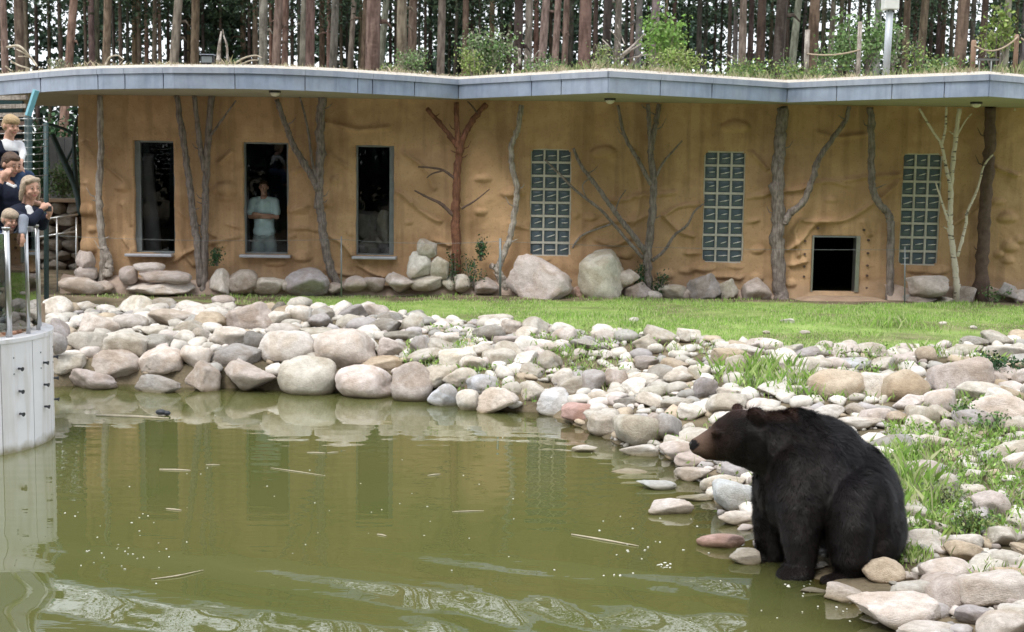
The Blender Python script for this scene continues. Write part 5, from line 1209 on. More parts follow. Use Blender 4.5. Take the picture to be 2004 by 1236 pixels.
# ------------------------------------------------------------------ soft bodies: blobs fused by voxel remesh
class Blob:
    def __init__(s): s.V = []; s.F = []; s.n = 0
    def ell(s, c, r, rot=None):
        V = IVb*np.array(r if hasattr(r, '__len__') else (r, r, r))
        if rot is not None: V = V@np.array(rot).T
        s.V.append(V+np.array(c, float)); s.F.append(IFb+s.n); s.n += len(V)
    def cap(s, pts, rad, sq=None):
        pts = [np.array(p, float) for p in pts]
        for i in range(len(pts)-1):
            a, b_ = pts[i], pts[i+1]; ra, rb = rad[i], rad[i+1]; L_ = np.linalg.norm(b_-a); k = max(2, int(L_/(min(ra, rb)*.45))+1)
            for j in range(k+1):
                t = j/k; r_ = ra+(rb-ra)*t; s.ell(a+(b_-a)*t, (r_, r_, r_) if sq is None else (r_*sq[0], r_*sq[1], r_*sq[2]))
    def mesh(s, name, voxel, smooth=6, fac=.5):
        me = npmesh('tmp', np.vstack(s.V), np.vstack(s.F)); o = link('tmp', me)
        md = o.modifiers.new('r', 'REMESH'); md.mode = 'VOXEL'; md.voxel_size = voxel; md.adaptivity = 0
        if smooth: m2 = o.modifiers.new('s', 'SMOOTH'); m2.iterations = smooth; m2.factor = fac
        dg = bpy.context.evaluated_depsgraph_get(); r_ = bpy.data.meshes.new_from_object(o.evaluated_get(dg)); bpy.data.objects.remove(o); bpy.data.meshes.remove(me)
        r_.name = name; r_.materials.clear(); r_.polygons.foreach_set('use_smooth', np.ones(len(r_.polygons), bool)); return r_
IVb, IFb = ico(3)
def shift(me, loc):
    me.transform(Matrix.Translation(-Vector(loc))); return me

# ------------------------------------------------------------------ the bear
YB = 10.05
def B3(px, py, dy=0.0): return atY(px, py, YB+dy)
sb_ = F/YB
def rr(p): return p/sb_
B = Blob()
def E(px, py, dy, rx, ry, rz, tilt=0):
    c, s_ = math.cos(tilt), math.sin(tilt); rot = np.array([[c, 0, -s_], [0, 1, 0], [s_, 0, c]]); B.ell(B3(px, py, dy), (rr(rx), rr(ry), rr(rz)), rot)
# trunk of the body (tilt: positive leans the top to the left)
E(1600, 925, 0, 108, 98, 118, .35); E(1666, 976, 0, 98, 110, 124, .25); E(1694, 1030, 0, 76, 112, 96, 0); E(1575, 915, -.06, 75, 80, 85, 0); E(1562, 880, 0, 78, 78, 78, 0)
E(1558, 848, 0, 52, 40, 53, .1); E(1600, 872, 0, 52, 52, 46, .6); E(1545, 945, 0, 66, 82, 92, 0); E(1638, 902, 0, 60, 70, 50, .6)
E(1700, 960, 0, 60, 84, 82, .3); E(1713, 1035, 0, 54, 84, 78, 0)
# neck and head
B.cap([B3(1570, 868), B3(1520, 862, -.02), B3(1468, 858, -.03)], [rr(68), rr(61), rr(50)], (1, .92, 1))
B.cap([B3(1545, 905), B3(1500, 885, -.02), B3(1450, 875, -.03)], [rr(58), rr(44), rr(38)])
E(1452, 846, -.03, 50, 48, 46, 0); E(1432, 858, -.03, 42, 46, 38, 0); E(1424, 838, -.03, 34, 34, 24, .45)
B.cap([B3(1412, 862, -.03), B3(1385, 868, -.03), B3(1367, 872, -.03)], [rr(33), rr(24.5), rr(19.5)], (1, .86, 1))
B.cap([B3(1415, 882, -.03), B3(1385, 885, -.03), B3(1372, 883, -.03)], [rr(21), rr(15), rr(11)])
E(1359, 870, -.03, 10, 11, 10)                       # nose pad
E(1400, 846, -.14, 12, 9, 8); E(1400, 845, .09, 12, 9, 8)     # brows
# ears
for (ex, ey, dy, r_) in ((1479, 812, -.17, 17), (1443, 798, .12, 13)):
    E(ex, ey, dy, r_, r_*.5, r_, 0); E(ex+3, ey+12, dy+(.03 if dy < 0 else -.03), r_*.9, r_*.7, r_*.8)
# near foreleg
B.cap([B3(1560, 905, -.14), B3(1566, 985, -.25), B3(1567, 1040, -.28), B3(1568, 1090, -.28), B3(1566, 1122, -.29)], [rr(59), rr(47), rr(37), rr(28), rr(25)])
B.cap([B3(1564, 1118, -.29), B3(1543, 1128, -.30)], [rr(30), rr(24)], (1, 1.1, .95))
for i, dy in enumerate((-.36, -.325, -.29, -.255, -.22)): B.cap([B3(1538, 1136, dy), B3(1523-abs(i-2)*-2.5, 1143, dy)], [rr(12), rr(8.5)])
# far foreleg
B.cap([B3(1528, 905, .14), B3(1512, 980, .16), B3(1508, 1035, .17), B3(1510, 1075, .18)], [rr(54), rr(40), rr(34), rr(29)])
B.cap([B3(1508, 1083, .18), B3(1482, 1094, .17)], [rr(26), rr(18)], (1, 1, .85))
for i, dy in enumerate((.09, .13, .17, .21, .25)): B.cap([B3(1482, 1095, dy), B3(1467, 1101, dy)], [rr(10), rr(7.5)])
# near hind leg: thigh, shank, foot
E(1686, 1002, -.27, 68, 50, 98, .08); B.cap([B3(1670, 965, -.30), B3(1664, 1020, -.36), B3(1664, 1075, -.36), B3(1668, 1115, -.33)], [rr(48), rr(46), rr(40), rr(30)])
E(1690, 1065, -.22, 55, 50, 52)
B.cap([B3(1678, 1124, -.33), B3(1645, 1133, -.36), B3(1620, 1138, -.38)], [rr(23), rr(20), rr(16)], (1, 1.1, .8))
for i, dy in enumerate((-.41, -.375, -.34, -.305, -.27)): B.cap([B3(1620, 1139, dy-.03), B3(1605+abs(i-2)*2.5, 1144, dy-.03)], [rr(9), rr(7)])
# far hind leg
E(1672, 1010, .26, 56, 46, 86, .08); B.cap([B3(1665, 990, .3), B3(1662, 1045, .32), B3(1665, 1080, .32), B3(1635, 1090, .3)], [rr(42), rr(36), rr(26), rr(17)])
bear_loc = (float(B3(1620, 1130)[0]), YB, .02)
bear = empty('bear', bear_loc); tag(bear, 'big dark brown bear sitting on the stones at the water\'s edge', 'bear')
bm_ = B.mesh('body', .016, 5)
nv = len(bm_.vertices); co = np.empty(nv*3, np.float32); bm_.vertices.foreach_get('co', co); co = co.reshape(-1, 3).astype(float)
no = np.empty(nv*3, np.float32); bm_.vertices.foreach_get('normal', no); no = no.reshape(-1, 3).astype(float)
co2 = co+no*(.010*fbm(co[:, 0]*7+co[:, 1]*5, co[:, 2]*5-co[:, 1]*4, 8, 3)+.004*fbm(co[:, 0]*22+co[:, 1]*17, co[:, 2]*14, 9, 2))[:, None]
bm_.vertices.foreach_set('co', co2.astype(np.float32).ravel()); bm_.update()
VM = (co-np.array([0, 0, CAMZ]))@RM; bpx = CX+F*VM[:, 0]/-VM[:, 2]; bpy_ = CY-F*VM[:, 1]/-VM[:, 2]
def bearcol(px, py):
    base = np.tile(np.array([.0072, .0050, .0045]), (len(px), 1))
    k = np.clip((1445-px)/60, 0, 1)[:, None]; base = base*(1-k)+np.array([.032, .018, .013])*k      # face
    k = np.clip((1398-px)/22, 0, 1)[:, None]*np.clip((895-py)/12, 0, 1)[:, None]; base = base*(1-k)+np.array([.13, .085, .065])*k   # muzzle
    k = (np.clip((1500-px)/20, 0, 1)*np.clip((px-1395)/25, 0, 1)*np.clip((822-py)/22, 0, 1))[:, None]; base = base*(1-k*.6)+np.array([.045, .02, .014])*k*.6
    k = (np.clip((826-py)/14, 0, 1)*(px > 1490)*(px < 1560))[:, None]; base = base*(1-k*.7)+np.array([.045, .022, .014])*k*.7
    k = (np.hypot(px-1356, (py-870)) < 11)[:, None]; base = np.where(k, np.array([.012, .011, .012]), base)
    k = np.clip((px-1585)/60, 0, 1)*np.clip((1030-py)/120, 0, 1); base = base+np.array([.0015, .0025, .005])*k[:, None]  # bluish highlight of the back painted into the coat colour
    return base
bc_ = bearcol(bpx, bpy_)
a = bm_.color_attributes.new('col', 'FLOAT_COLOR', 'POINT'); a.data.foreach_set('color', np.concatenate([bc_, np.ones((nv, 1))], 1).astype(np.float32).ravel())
M['bearskin'] = mat('bear_coat', (.02, .015, .012), .8, attr='col', bump=(60, .5, .01), spec=.12)
M['fur'] = mat('fur', (.02, .015, .012), .55, attr='col', spec=.28)
M['eye'] = mat('eye', (.01, .008, .006), .08)
bm_.materials.append(M['bearskin']); shift(bm_, bear_loc); link('body', bm_, None, bear)
# fur strands
bm_.calc_loop_triangles(); nt_ = len(bm_.loop_triangles); tri = np.empty(nt_*3, np.int32); bm_.loop_triangles.foreach_get('vertices', tri); tri = tri.reshape(-1, 3)
A_, B_, C__ = co2[tri[:, 0]], co2[tri[:, 1]], co2[tri[:, 2]]; ar = np.linalg.norm(np.cross(B_-A_, C__-A_), axis=1); cdf = np.cumsum(ar)/ar.sum()
NF = 210000; ti = np.searchsorted(cdf, rng.uniform(0, 1, NF)); u = rng.uniform(0, 1, (NF, 2)); u = np.where(u.sum(1, keepdims=True) > 1, 1-u, u)
T_ = tri[ti]; P = A_[ti]+u[:, :1]*(B_[ti]-A_[ti])+u[:, 1:]*(C__[ti]-A_[ti]); N = no[T_].mean(1); N /= np.linalg.norm(N, axis=1)[:, None]+1e-9
VM = (P-np.array([0, 0, CAMZ]))@RM; fpx = CX+F*VM[:, 0]/-VM[:, 2]; fpy = CY-F*VM[:, 1]/-VM[:, 2]
flow = np.stack([np.clip((1600-fpx)/250, -.2, .9)*0+np.where(fpx < 1500, 1.0, .35), np.zeros(NF), np.where(fpx < 1500, -.25, -1.0)], 1)
flow += .35*np.stack([vn(P[:, 0]*6, P[:, 2]*6, 5), vn(P[:, 0]*6, P[:, 1]*6, 6), vn(P[:, 1]*6, P[:, 2]*6, 7)], 1)*2+rng.normal(0, .16, (NF, 3))+.9*np.stack([vn(P[:, 0]*26, P[:, 2]*20, 15), vn(P[:, 1]*26, P[:, 2]*20, 16), vn(P[:, 0]*24+P[:, 1]*20, P[:, 2]*22, 17)], 1)
flow -= N*(flow*N).sum(1)[:, None]; flow /= np.linalg.norm(flow, axis=1)[:, None]+1e-9
ln = np.where(fpx < 1400, .007, np.where(fpx < 1460, .018, .046)); ln = np.where(fpy > 1105, .012, ln); ln = ln*rng.uniform(.5, 1.3, NF)
d = flow*.86+N*(.28+.28*rng.uniform(0, 1, NF))[:, None]; sd_ = np.cross(d, N); sd_ /= np.linalg.norm(sd_, axis=1)[:, None]+1e-9
wd = np.where(fpx < 1400, .0010, .0019)[:, None]
keepf = ~((np.hypot(fpx-1356, fpy-870) < 11)); P, d, sd_, wd, ln, fpx, fpy, N = P[keepf], d[keepf], sd_[keepf], wd[keepf], ln[keepf], fpx[keepf], fpy[keepf], N[keepf]; NF = len(P)
V = np.stack([P-sd_*wd-N*.002, P+sd_*wd-N*.002, P+d*ln[:, None]], 1).reshape(-1, 3)-np.array(bear_loc)
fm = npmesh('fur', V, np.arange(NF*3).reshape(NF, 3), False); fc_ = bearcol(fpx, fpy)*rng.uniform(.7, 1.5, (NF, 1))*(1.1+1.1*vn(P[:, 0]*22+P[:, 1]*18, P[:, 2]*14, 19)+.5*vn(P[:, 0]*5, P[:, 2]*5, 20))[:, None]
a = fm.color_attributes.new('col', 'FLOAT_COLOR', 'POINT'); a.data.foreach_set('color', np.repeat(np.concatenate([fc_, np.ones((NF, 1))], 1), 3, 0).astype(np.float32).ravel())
# shade the strands with the skin's normals
fo = link('fur', fm, M['fur'], bear)
b = MB(); q_ = B3(1394, 842, -.03); b.ball((q_[0], q_[1]-.105, q_[2]), .0125, 10, 6); b.build('eye', M['eye'], bear, True)
b = MB(); b.ball((q_[0], q_[1]+.105, q_[2]), .0125, 10, 6); b.build('eye', M['eye'], bear, True)
b = MB(); q_ = B3(1354, 869, -.03); b.ball(q_, (.022, .034, .028), 12, 8); b.build('nose', M['eye'], bear, True)
M['claw'] = mat('claw', (.10, .085, .07), .35)
for base_, x0_, y0_ in (((-.36, -.325, -.29, -.255, -.22), 1521, 1145), ((.09, .13, .17, .21, .25), 1465, 1103), ((-.41, -.375, -.34, -.305, -.27), 1603, 1146)):
    for i, dy in enumerate(base_): b = MB(); b.tube([B3(x0_+abs(i-2)*2.5, y0_-2, dy), B3(x0_-7+abs(i-2)*2.5, y0_+1, dy), B3(x0_-11+abs(i-2)*2.5, y0_+6, dy)], [.012, .009, .002], 6); b.build('claw', M['claw'], bear, True)
# stones carrying the bear
for (px, py, w_, h_, t, k, lb) in ((1592,1153,60,14,'g','slab','wet grey slab in the water between the bear\'s paws'),):
    o = put_stone(px, py, w_, h_, t, k, store=None, floor=0.0); o['label'] = lb

# ------------------------------------------------------------------ people
M['skin'] = mat('skin', (.58, .34, .25), .55, noise=(10, .08), spec=.35)
def cloth(name, c, rough=.9, **k): return mat(name, c, rough, noise=(14, .12), bump=(90, .3, .004), spec=.15, **k)
M['navy'] = cloth('navy_wool', (.016, .02, .036)); M['white_c'] = cloth('white_cotton', (.72, .73, .75)); M['teal'] = cloth('pale_teal_cotton', (.66, .88, .92))
M['shorts'] = cloth('grey_shorts', (.34, .42, .43)); M['grey_k'] = cloth('grey_knit', (.26, .29, .35)); M['jeans'] = cloth('denim', (.05, .08, .15)); M['redc'] = cloth('red_cloth', (.5, .04, .05))
M['blond'] = mat('blond_hair', (.48, .34, .18), .6, noise=(40, .4), bump=(70, .7, .01)); M['brownh'] = mat('brown_hair', (.10, .055, .032), .6, noise=(40, .4), bump=(70, .7, .01)); M['greyblond'] = mat('ash_hair', (.46, .36, .26), .6, noise=(40, .4), bump=(70, .7, .01))
M['lip'] = mat('lips', (.32, .10, .09), .5); M['white_eye'] = mat('eye_white', (.36, .28, .25), .4)
def frame(f, u=(0, 0, 1)):
    f = np.array(f, float); f /= np.linalg.norm(f); r_ = np.cross(f, u); r_ /= np.linalg.norm(r_); u2 = np.cross(r_, f); return f, r_, u2
def head_parts(body, c, H, f, par, loc, hairm, hair='short'):
    """c = centre of head, H = head height; returns nothing, adds head to body blob and builds eyes, mouth, hair"""
    f, r_, u = frame(f); k = H/.235; rot = np.stack([r_, f, u], 1); c = np.array(c, float)
    L = lambda a, b_, d_: c+r_*a*k+f*b_*k+u*d_*k
    S_ = lambda x, y, z: (x*k, y*k, z*k)
    body.ell(L(0, -.005, .02), S_(.074, .090, .092), rot); body.ell(L(0, .018, -.045), S_(.058, .068, .062), rot); body.ell(L(0, .052, -.085), S_(.026, .026, .026), rot)
    body.ell(L(0, .093, -.018), S_(.013, .020, .018), rot); body.ell(L(0, .080, .006), S_(.010, .018, .026), rot)
    for s_ in (-1, 1): body.ell(L(s_*.078, -.008, -.005), S_(.012, .02, .031), rot); body.ell(L(s_*.036, .062, -.03), S_(.024, .022, .022), rot)
    body.cap([L(0, -.015, -.06), L(0, -.03, -.14)], [.052*k, .054*k])
    eb = MB(); wb = MB()
    for s_ in (-1, 1):
        wb.ball(L(s_*.032, .079, .012), [.0085*k]*3, 8, 5); eb.ball(L(s_*.032, .083, .012), [.006*k]*3, 8, 5)
    br = MB()
    for s_ in (-1, 1): br.tube([L(s_*.016, .086, .034), L(s_*.034, .085, .038), L(s_*.052, .072, .032)], [.003*k, .004*k, .002*k], 5)
    mo = MB(); mo.tube([L(-.024, .079, -.055), L(-.01, .0875, -.059), L(.01, .0875, -.059), L(.024, .079, -.055)], [.002*k, .0055*k, .0055*k, .002*k], 6)
    Hb = Blob()
    Hb.ell(L(0, -.022, .040), S_(.084, .092, .088), rot); Hb.ell(L(0, -.035, -.005), S_(.083, .074, .07), rot)
    if hair == 'bowl': Hb.ell(L(0, .012, .060), S_(.082, .088, .060), rot); Hb.ell(L(0, -.03, .0), S_(.09, .08, .07), rot)
    if hair == 'short': Hb.ell(L(0, .03, .082), S_(.055, .055, .036), rot)
    if hair == 'long': 
        for s_ in (-1, 1): Hb.cap([L(s_*.068, .0, .04), L(s_*.086, -.01, -.04), L(s_*.088, -.02, -.11)], [.03*k, .028*k, .02*k])
        Hb.cap([L(0, -.07, .0), L(0, -.075, -.12)], [.07*k, .05*k]); Hb.cap([L(-.05, .035, .085), L(.02, .05, .085), L(.06, .04, .07)], [.028*k, .03*k, .024*k])
    hm = Hb.mesh('hair', .0075*k+.001, 3); hm.materials.append(hairm); link('hair', shift(hm, loc), None, par)
    wb.build('eye_whites', M['white_eye'], par, True); eb.build('pupils', M['eye'], par, True); br.build('eyebrows', hairm if hair != 'bowl' else M['brownh'], par, True); mo.build('mouth', M['lip'], par, True)
def hand(body, w_, dirn, nrm, size=.18, curl=.5):
    """w_: wrist point; dirn: pointing direction; nrm: back-of-hand normal"""
    d, n_, _ = frame(dirn, nrm); s_ = np.cross(d, np.array(nrm)/np.linalg.norm(nrm)); s_ /= np.linalg.norm(s_); nn = np.cross(s_, d); k = size/.18; w_ = np.array(w_, float)
    body.cap([w_, w_+d*.045*k, w_+d*.08*k], [.026*k, .036*k, .034*k], None)
    for i, (o_, l_) in enumerate(((-.03, .068), (-.010, .078), (.011, .073), (.030, .058))):
        a_ = w_+d*.085*k+s_*o_*k; b_ = a_+(d*(1-curl*.3)-nn*curl*.5)*l_*.5*k; c_ = b_+(d*(1-curl)-nn*curl)*l_*.5*k; body.cap([a_, b_, c_], [.0105*k, .0095*k, .008*k])
    a_ = w_+d*.03*k-s_*.032*k; b_ = a_+(d*.7-s_*.6)*.038*k; body.cap([a_, b_, b_+(d*.8-nn*.3)*.03*k], [.013*k, .011*k, .009*k])
def person(label, loc, build, group=None):
    e = empty('person', loc); tag(e, label, 'person', group); build(e, loc); return e
def clothpart(name, bl, m_, par, loc, vox=.012, sm=4):
    me = bl.mesh(name, vox, sm); me.materials.append(m_); o = link(name, shift(me, loc), None, par)
    md = o.modifiers.new('fold', 'DISPLACE'); tx = bpy.data.textures.get('folds') or bpy.data.textures.new('folds', 'CLOUDS'); tx.noise_scale = .09; md.texture = tx; md.strength = .014; md.mid_level = .5; return o
FD = (.86, -.48, -.16)

def woman(e, loc):
    Yp = 14.55; hc = atY(60, 368, Yp); H = 46/pxm(Yp)*1.02; sk = Blob(); f = FD
    head_parts(sk, hc, H, (.74, -.64, -.12), e, loc, M['greyblond'], 'long')
    sh = hc+np.array([-.10, .03, -.25]); hip = sh+np.array([-.22, .12, -.50])
    lf = sh+np.array([.10, .14, -.04]); rt = sh+np.array([-.06, -.19, -.05])
    hl_ = atY(88, 405, Yp-.15); hr_ = atY(97, 411, Yp-.05)
    el_r = atY(62, 432, Yp-.30); el_l = atY(82, 440, Yp+.18)
    sk.cap([sh, sh*.5+hip*.5], [.09, .10])
    hand(sk, hl_+[-.05, .0, -.03], (.7, .2, .45), (0, -1, .3), .17, .8); hand(sk, hr_+[-.02, .05, -.05], (.2, -.3, .8), (1, 0, 0), .17, .8)
    sk.cap([rt, el_r, hl_+[-.05, 0, -.03]], [.045, .036, .026]); sk.cap([lf, el_l, hr_+[-.02, .05, -.05]], [.045, .036, .026])
    # legs standing on the deck
    for s_ in (-1, 1): sk.cap([hip+[0, s_*.09, -.05], hip+[.02, s_*.09, -.42], np.array([hip[0], hip[1]+s_*.09, ZD+.06])], [.08, .055, .04]); sk.cap([np.array([hip[0], hip[1]+s_*.09, ZD+.05]), np.array([hip[0]+.14, hip[1]+s_*.10-.04, ZD+.03])], [.04, .035])
    me = sk.mesh('body', .0075, 3); me.materials.append(M['skin']); link('body', shift(me, loc), None, e)
    j = Blob(); j.ell(sh*.8+hip*.2+[0, 0, .03], (.15, .20, .15)); j.cap([sh+[0, 0, -.06], hip], [.15, .155], (1, 1.15, 1)); j.cap([rt, el_r, hl_*.6+el_r*.4], [.078, .062, .046]); j.cap([lf, el_l, hr_*.55+el_l*.45], [.078, .062, .046]); j.cap([rt, sh, lf], [.075, .085, .075])
    clothpart('blazer', j, M['navy'], e, loc)
    bl = Blob(); bl.cap([sh+[.085, -.07, .03], sh+[.115, -.09, -.10], sh+[.12, -.09, -.2]], [.042, .06, .045]); clothpart('blouse', bl, M['white_c'], e, loc, .009)
    t = Blob()
    for s_ in (-1, 1): t.cap([hip+[0, s_*.08, 0], hip+[.02, s_*.09, -.42], np.array([hip[0], hip[1]+s_*.09, ZD+.1])], [.12, .075, .06])
    clothpart('trousers', t, M['navy'], e, loc)
    b = MB(); c_ = hl_*.5+hr_*.5+np.array([.01, -.03, .0]); b.box(c_[0]-.05, c_[0]+.045, c_[1]-.02, c_[1]+.02, c_[2]-.03, c_[2]+.03); o = b.build('small_camera', M['black'], None, bevel=.006); tag(o, 'small black camera held in the blonde woman\'s hands', 'camera')
person('blonde woman in a navy blazer leaning on the glass rail with a camera', tuple(atY(50, 640, 14.6)[:2])+(ZD,), woman)

def man(e, loc):
    Yp = 15.0; hc = atY(22, 322, Yp); H = 54/pxm(Yp)*.86; sk = Blob()
    head_parts(sk, hc, H, (.80, -.50, -.32), e, loc, M['brownh'], 'short')
    sh = hc+np.array([-.05, .03, -.27]); hip = sh+np.array([-.06, .02, -.54]); rt = sh+np.array([-.10, -.2, -.02]); lf = sh+np.array([.12, .18, -.02])
    hr_ = atY(4, 352, Yp-.30); er = atY(-18, 398, Yp-.38); hl_ = atY(44, 330, Yp+.1); el = atY(50, 375, Yp+.25)
    sk.cap([sh, hip], [.10, .11]); sk.cap([rt, er, hr_], [.055, .042, .028]); sk.cap([lf, el, hl_+[0, 0, -.05]], [.055, .042, .028]); hand(sk, hr_, (.5, 0, .8), (-.3, -1, 0), .19, .5); hand(sk, hl_+[0, 0, -.05], (-.4, .1, .8), (1, -.3, 0), .19, .6)
    for s_ in (-1, 1): sk.cap([hip+[0, s_*.1, 0], np.array([hip[0], hip[1]+s_*.1, ZD+.7]), np.array([hip[0], hip[1]+s_*.1, ZD+.30])], [.09, .06, .045]); sk.cap([np.array([hip[0], hip[1]+s_*.1, ZD+.29]), np.array([hip[0]+.18, hip[1]+s_*.1, ZD+.27])], [.045, .04])
    me = sk.mesh('body', .008, 3); me.materials.append(M['skin']); link('body', shift(me, loc), None, e)
    j = Blob(); j.cap([sh+[0, 0, -.09], hip+[0, 0, -.05]], [.165, .165], (1, 1.15, 1)); j.cap([rt, sh, lf], [.085, .09, .085]); j.cap([rt, er, hr_*.75+er*.25], [.082, .062, .045]); j.cap([lf, el, hl_*.6+el*.4], [.082, .062, .045]); clothpart('pullover', j, M['navy'], e, loc)
    c_ = Blob(); c_.cap([sh+[.03, -.09, .055], sh+[.08, -.075, .02], sh+[.10, .0, .035]], [.022, .026, .02]); clothpart('collar', c_, M['white_c'], e, loc, .008)
    t = Blob()
    for s_ in (-1, 1): t.cap([hip+[0, s_*.09, 0], np.array([hip[0], hip[1]+s_*.1, ZD+.7]), np.array([hip[0], hip[1]+s_*.1, ZD+.32])], [.13, .085, .07])
    clothpart('trousers', t, M['jeans'], e, loc)
mp0 = atY(22, 322, 15.0)
person('man with short brown hair and navy pullover carrying the boy', (float(mp0[0])-.1, 15.0, ZD+.24), man)
b = MB(); b.box(float(mp0[0])-.55, float(mp0[0])+.22, 14.72, 15.35, ZD-.01, ZD+.235); tag(b.build('step', M['slab'], None, bevel=.01), 'low step on the viewing platform under the man', 'step')

def boy(e, loc):
    Yp = 15.15; hc = atY(22, 246, Yp); H = 40/pxm(Yp)*1.05; sk = Blob()
    head_parts(sk, hc, H, (.74, -.62, -.18), e, loc, M['blond'], 'bowl')
    sh = hc+np.array([-.06, .02, -.215]); hip = sh+np.array([-.08, .02, -.33]); rt = sh+np.array([-.09, -.13, 0]); lf = sh+np.array([.10, .12, 0])
    er = rt+np.array([-.06, -.06, -.2]); hr_ = atY(8, 345, Yp-.2); el = atY(45, 300, Yp+.05); hl_ = atY(40, 322, Yp-.12)
    sk.cap([sh, hip], [.075, .085]); sk.cap([rt, er, hr_], [.036, .03, .022]); sk.cap([lf, el, hl_], [.036, .03, .022]); hand(sk, hl_, (0, -.3, -.9), (1, -.3, 0), .13, .6)
    for s_ in (-1, 1): sk.cap([hip+[0, s_*.08, 0], hip+[.26, s_*.14, -.02], hip+[.27, s_*.15, -.30]], [.06, .05, .035]); sk.cap([hip+[.27, s_*.15, -.31], hip+[.37, s_*.15, -.33]], [.034, .028])
    me = sk.mesh('body', .0075, 3); me.materials.append(M['skin']); link('body', shift(me, loc), None, e)
    j = Blob(); j.cap([sh+[0, 0, -.04], hip], [.105, .11], (1, 1.1, 1)); j.cap([rt, sh, lf], [.052, .06, .052]); j.cap([rt, er, er*.5+hr_*.5], [.05, .042, .034]); j.cap([lf, el, el*.5+hl_*.5], [.05, .042, .034]); j.cap([sh+[.0, -.05, .05], sh+[.05, -.03, .03], sh+[.03, .05, .05]], [.025, .025, .025]); clothpart('shirt', j, M['white_c'], e, loc)
    v = Blob(); v.cap([sh+[0, 0, -.11], hip], [.112, .118], (1, 1.12, 1)); v.cap([rt+[.045, .02, .03], rt+[.06, -.0, -.07]], [.032, .045]); v.cap([lf+[-.03, -.02, .03], lf+[-.01, -.06, -.07]], [.032, .045]); clothpart('vest', v, M['navy'], e, loc, .01)
    t = Blob()
    for s_ in (-1, 1): t.cap([hip+[0, s_*.07, 0], hip+[.26, s_*.14, -.02], hip+[.27, s_*.15, -.26]], [.085, .065, .05])
    clothpart('trousers', t, M['jeans'], e, loc)
bp0 = atY(18, 330, 15.15)
person('blond boy in white shirt and dark vest sitting on a man\'s shoulders', tuple(bp0), boy)

def child(e, loc):
    Yp = 14.15; hc = atY(20, 430, Yp); H = 48/pxm(Yp)*.88; sk = Blob()
    head_parts(sk, hc, H, (.70, -.68, -.2), e, loc, M['greyblond'], 'bowl')
    sh = hc+np.array([-.06, .04, -.20]); hip = sh+np.array([-.05, .05, -.36]); rt = sh+np.array([-.08, -.12, 0]); lf = sh+np.array([.12, .10, .02])
    el = atY(46, 432, Yp+.02); hl_ = atY(44, 462, Yp-.10)
    sk.cap([sh, hip], [.075, .085]); sk.cap([lf, el+[0, 0, .02], hl_], [.036, .034, .022]); hand(sk, hl_, (-.05, -.05, -1), (1, -.5, 0), .14, .3); sk.cap([rt, rt+[-.1, -.05, -.2], rt+[.05, -.06, -.25]], [.036, .03, .022])
    for s_ in (-1, 1): sk.cap([hip+[0, s_*.07, 0], np.array([hip[0], hip[1]+s_*.07, ZD+.32]), np.array([hip[0], hip[1]+s_*.07, ZD+.05])], [.06, .045, .034]); sk.cap([np.array([hip[0], hip[1]+s_*.07, ZD+.04]), np.array([hip[0]+.12, hip[1]+s_*.07, ZD+.03])], [.032, .028])
    me = sk.mesh('body', .0075, 3); me.materials.append(M['skin']); link('body', shift(me, loc), None, e)
    j = Blob(); j.cap([sh+[0, 0, -.04], hip], [.11, .115], (1, 1.1, 1)); j.cap([rt, sh, lf], [.055, .06, .055]); j.cap([lf, el+[0, 0, .02], el*.25+hl_*.75], [.055, .056, .042]); j.cap([rt, rt+[-.1, -.05, -.2], rt+[.02, -.06, -.24]], [.05, .044, .038]); clothpart('jumper', j, M['grey_k'], e, loc)
    t = Blob()
    for s_ in (-1, 1): t.cap([hip+[0, s_*.06, 0], np.array([hip[0], hip[1]+s_*.07, ZD+.32]), np.array([hip[0], hip[1]+s_*.07, ZD+.09])], [.09, .06, .05])
    clothpart('trousers', t, M['jeans'], e, loc)
cp0 = atY(2, 600, 14.2)
person('child in a grey jumper hanging one arm over the glass rail', (float(cp0[0]), 14.2, ZD), child)

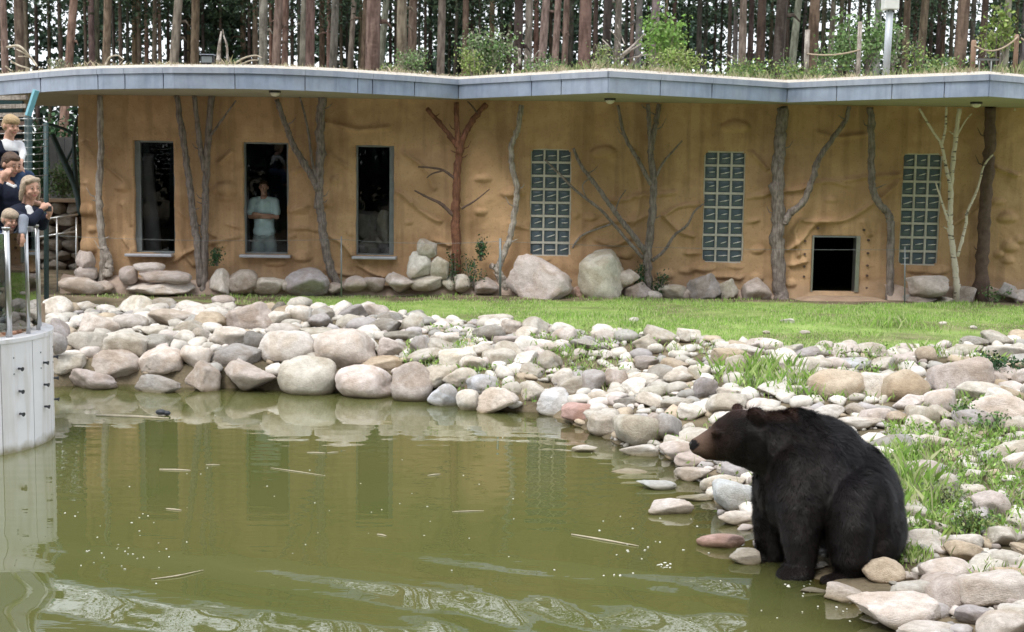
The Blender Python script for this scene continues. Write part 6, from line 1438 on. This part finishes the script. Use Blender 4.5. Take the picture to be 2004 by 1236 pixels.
def keeper(e, loc):
    Yp = YW+.50; s = pxm(Yp); hc = atY(516, 366, Yp); sk = Blob(); H = .235
    head_parts(sk, hc, H, (.05, -1, -.1), e, loc, M['brownh'], 'short')
    sh = hc+np.array([0, .02, -.24]); hip = sh+np.array([.0, .0, -.53]); L_ = sh+np.array([.19, 0, -.02]); R_ = sh+np.array([-.19, 0, -.02])
    eL = sh+np.array([.245, -.07, -.29]); eR = sh+np.array([-.235, -.07, -.29]); wL = sh+np.array([-.04, -.22, -.245]); wR = sh+np.array([.05, -.19, -.29])
    sk.cap([sh, hip], [.10, .11]); sk.cap([L_, eL, wL], [.055, .044, .03]); sk.cap([R_, eR, wR], [.055, .044, .03]); hand(sk, wL, (-1, .1, .05), (0, -1, 0), .18, .3); hand(sk, wR, (1, .2, -.05), (0, -1, .2), .18, .5)
    for s_ in (-1, 1): sk.cap([hip+[s_*.10, 0, 0], np.array([hip[0]+s_*.12, hip[1], .78+.46]), np.array([hip[0]+s_*.12, hip[1]+.02, .83])], [.09, .058, .04]); sk.cap([np.array([hip[0]+s_*.12, hip[1], .82]), np.array([hip[0]+s_*.13, hip[1]-.16, .81])], [.04, .036])
    me = sk.mesh('body', .009, 3); me.materials.append(M['skin']); link('body', shift(me, loc), None, e)
    j = Blob(); j.cap([sh+[0, 0, -.09], hip+[0, 0, .02]], [.155, .158], (1.18, .95, 1)); j.cap([hip+[-.06, 0, -.03], hip+[.06, 0, -.03]], [.145, .145], (1, 1, .8)); j.cap([R_, sh, L_], [.075, .09, .075]); j.cap([L_, L_*.3+eL*.7], [.082, .078]); j.cap([R_, R_*.3+eR*.7], [.082, .078]); clothpart('t_shirt', j, M['teal'], e, loc)
    t = Blob(); t.ell(hip+[0, 0, -.12], (.165, .125, .12))
    for s_ in (-1, 1): t.cap([hip+[s_*.085, 0, -.08], hip+[s_*.12, 0, -.30], hip+[s_*.125, 0, -.47]], [.105, .115, .112])
    clothpart('shorts', t, M['shorts'], e, loc)
kp = atY(516, 500, YW+.50)
person('man in pale blue t-shirt with folded arms behind the middle window', (float(kp[0]), YW+.50, .79), keeper)

# things seen inside the other windows
q_ = atY(292, 480, YW+.9); b = MB(); b.tube(spline([atY(300, 500, YW+.9), atY(296, 420, YW+.9), atY(288, 340, YW+.9), atY(291, 300, YW+.9)], 6), list(np.linspace(.16, .10, 19)), 10); tag(b.build('indoor_stump', M['panelgrey'], None, True), 'grey bare stump standing behind the left window', 'stump')
ins = []
for (px, py, w_, h_, t) in ((715, 490, 60, 40, 'd'), (755, 440, 36, 60, 'g'), (735, 470, 50, 44, 'd'), (745, 495, 60, 26, 'd'), (720, 440, 50, 60, 'd')):
    o = put_stone(px, py, w_, h_, t, 'angular', 'boulder', ins, 'dark angular', Y=YW+.5+.1*len(ins), place='behind the third window'); o['category'] = 'boulder'; o['group'] = 'boulders behind the third window'
uniq(ins, 'boulder', 'boulders')

# ------------------------------------------------------------------ floating sticks and foam
fl = []
for (x0_, y0_, x1_, y1_, w_, lb) in ((188,812,330,818,7,'bleached log floating below the left bank stones'),(312,918,373,920,4,'short pale stick floating below the twin trunks\' reflection'),(403,909,430,909,2.5,'tiny pale stick floating right of the short stick'),(530,915,634,930,2,'long thin reed floating below the man\'s reflection'),(296,1133,398,1115,3,'curved pale reed floating at lower left'),(640,886,662,884,2.5,'small reed floating near the third window\'s reflection'),(837,930,862,927,3,'small pale twig floating mid pond'),(885,1001,947,999,2.5,'faint thin twig floating right of mid pond'),(1118,1045,1250,1068,4,'forked bleached stick floating left of the bear'),(738,1045,756,1048,3.5,'little white stick floating mid pond'),(325,995,355,998,3.5,'short white stick floating at left'),(601,885,637,886,3,'pale reed piece floating above the long reed')):
    a_ = atZ(x0_, y0_, .006); c_ = atZ(x1_, y1_, .006); m_ = (a_+c_)/2+np.array([0, -.03 if x0_ == 296 else .004, .0]); r0 = w_/2/pxm(a_[1]); b = MB(); b.tube(spline([a_, m_, c_], 5), list(r0*np.interp(np.linspace(0, 1, 11), [0, .5, 1], [.6, 1, .4])), 6)
    tag(b.build('floating_stick', M['stick'], None, True), lb, 'stick', 'sticks floating on the pond')
a_ = atZ(315, 806, .04); b = MB(); b.ball(a_, (.07, .05, .035)); b.ball(a_+[.07, 0, -.01], (.05, .04, .03)); tag(b.build('clod', M['bolt'], None, True), 'dark clod lying on the floating bleached log', 'clod')
L = []; 
def flecks(n_, cx_, cy_, sx, sy, r0=.006, r1=.015):
    for i in range(n_):
        px, py = random.gauss(cx_, sx), random.gauss(cy_, sy)
        if py < 800 or px < 110 or px > 1700 or py > 1236: continue
        p = atZ(px, py, .003)
        if inpoly(np.array([p[0]]), np.array([p[1]]), SH)[0]: L.append((p[0], p[1], .001, random.uniform(r0, r1), (.75, .75, .70)))
flecks(22, 1330, 1060, 80, 40, .004, .011); flecks(14, 1305, 1108, 12, 3, .006, .012); flecks(40, 250, 1080, 70, 45, .004, .009); flecks(24, 1000, 1020, 280, 90, .004, .008); flecks(22, 500, 980, 250, 60, .004, .008); flecks(14, 1560, 1190, 90, 22, .005, .010); flecks(5, 1130, 1125, 60, 8, .007, .012); flecks(14, 1590, 1140, 40, 8)
tag(stuff_stones('foam_flecks', L, M['pebble'], 4), 'scattered white flecks and bubbles floating on the pond', 'flecks', kind='stuff')
print('done')
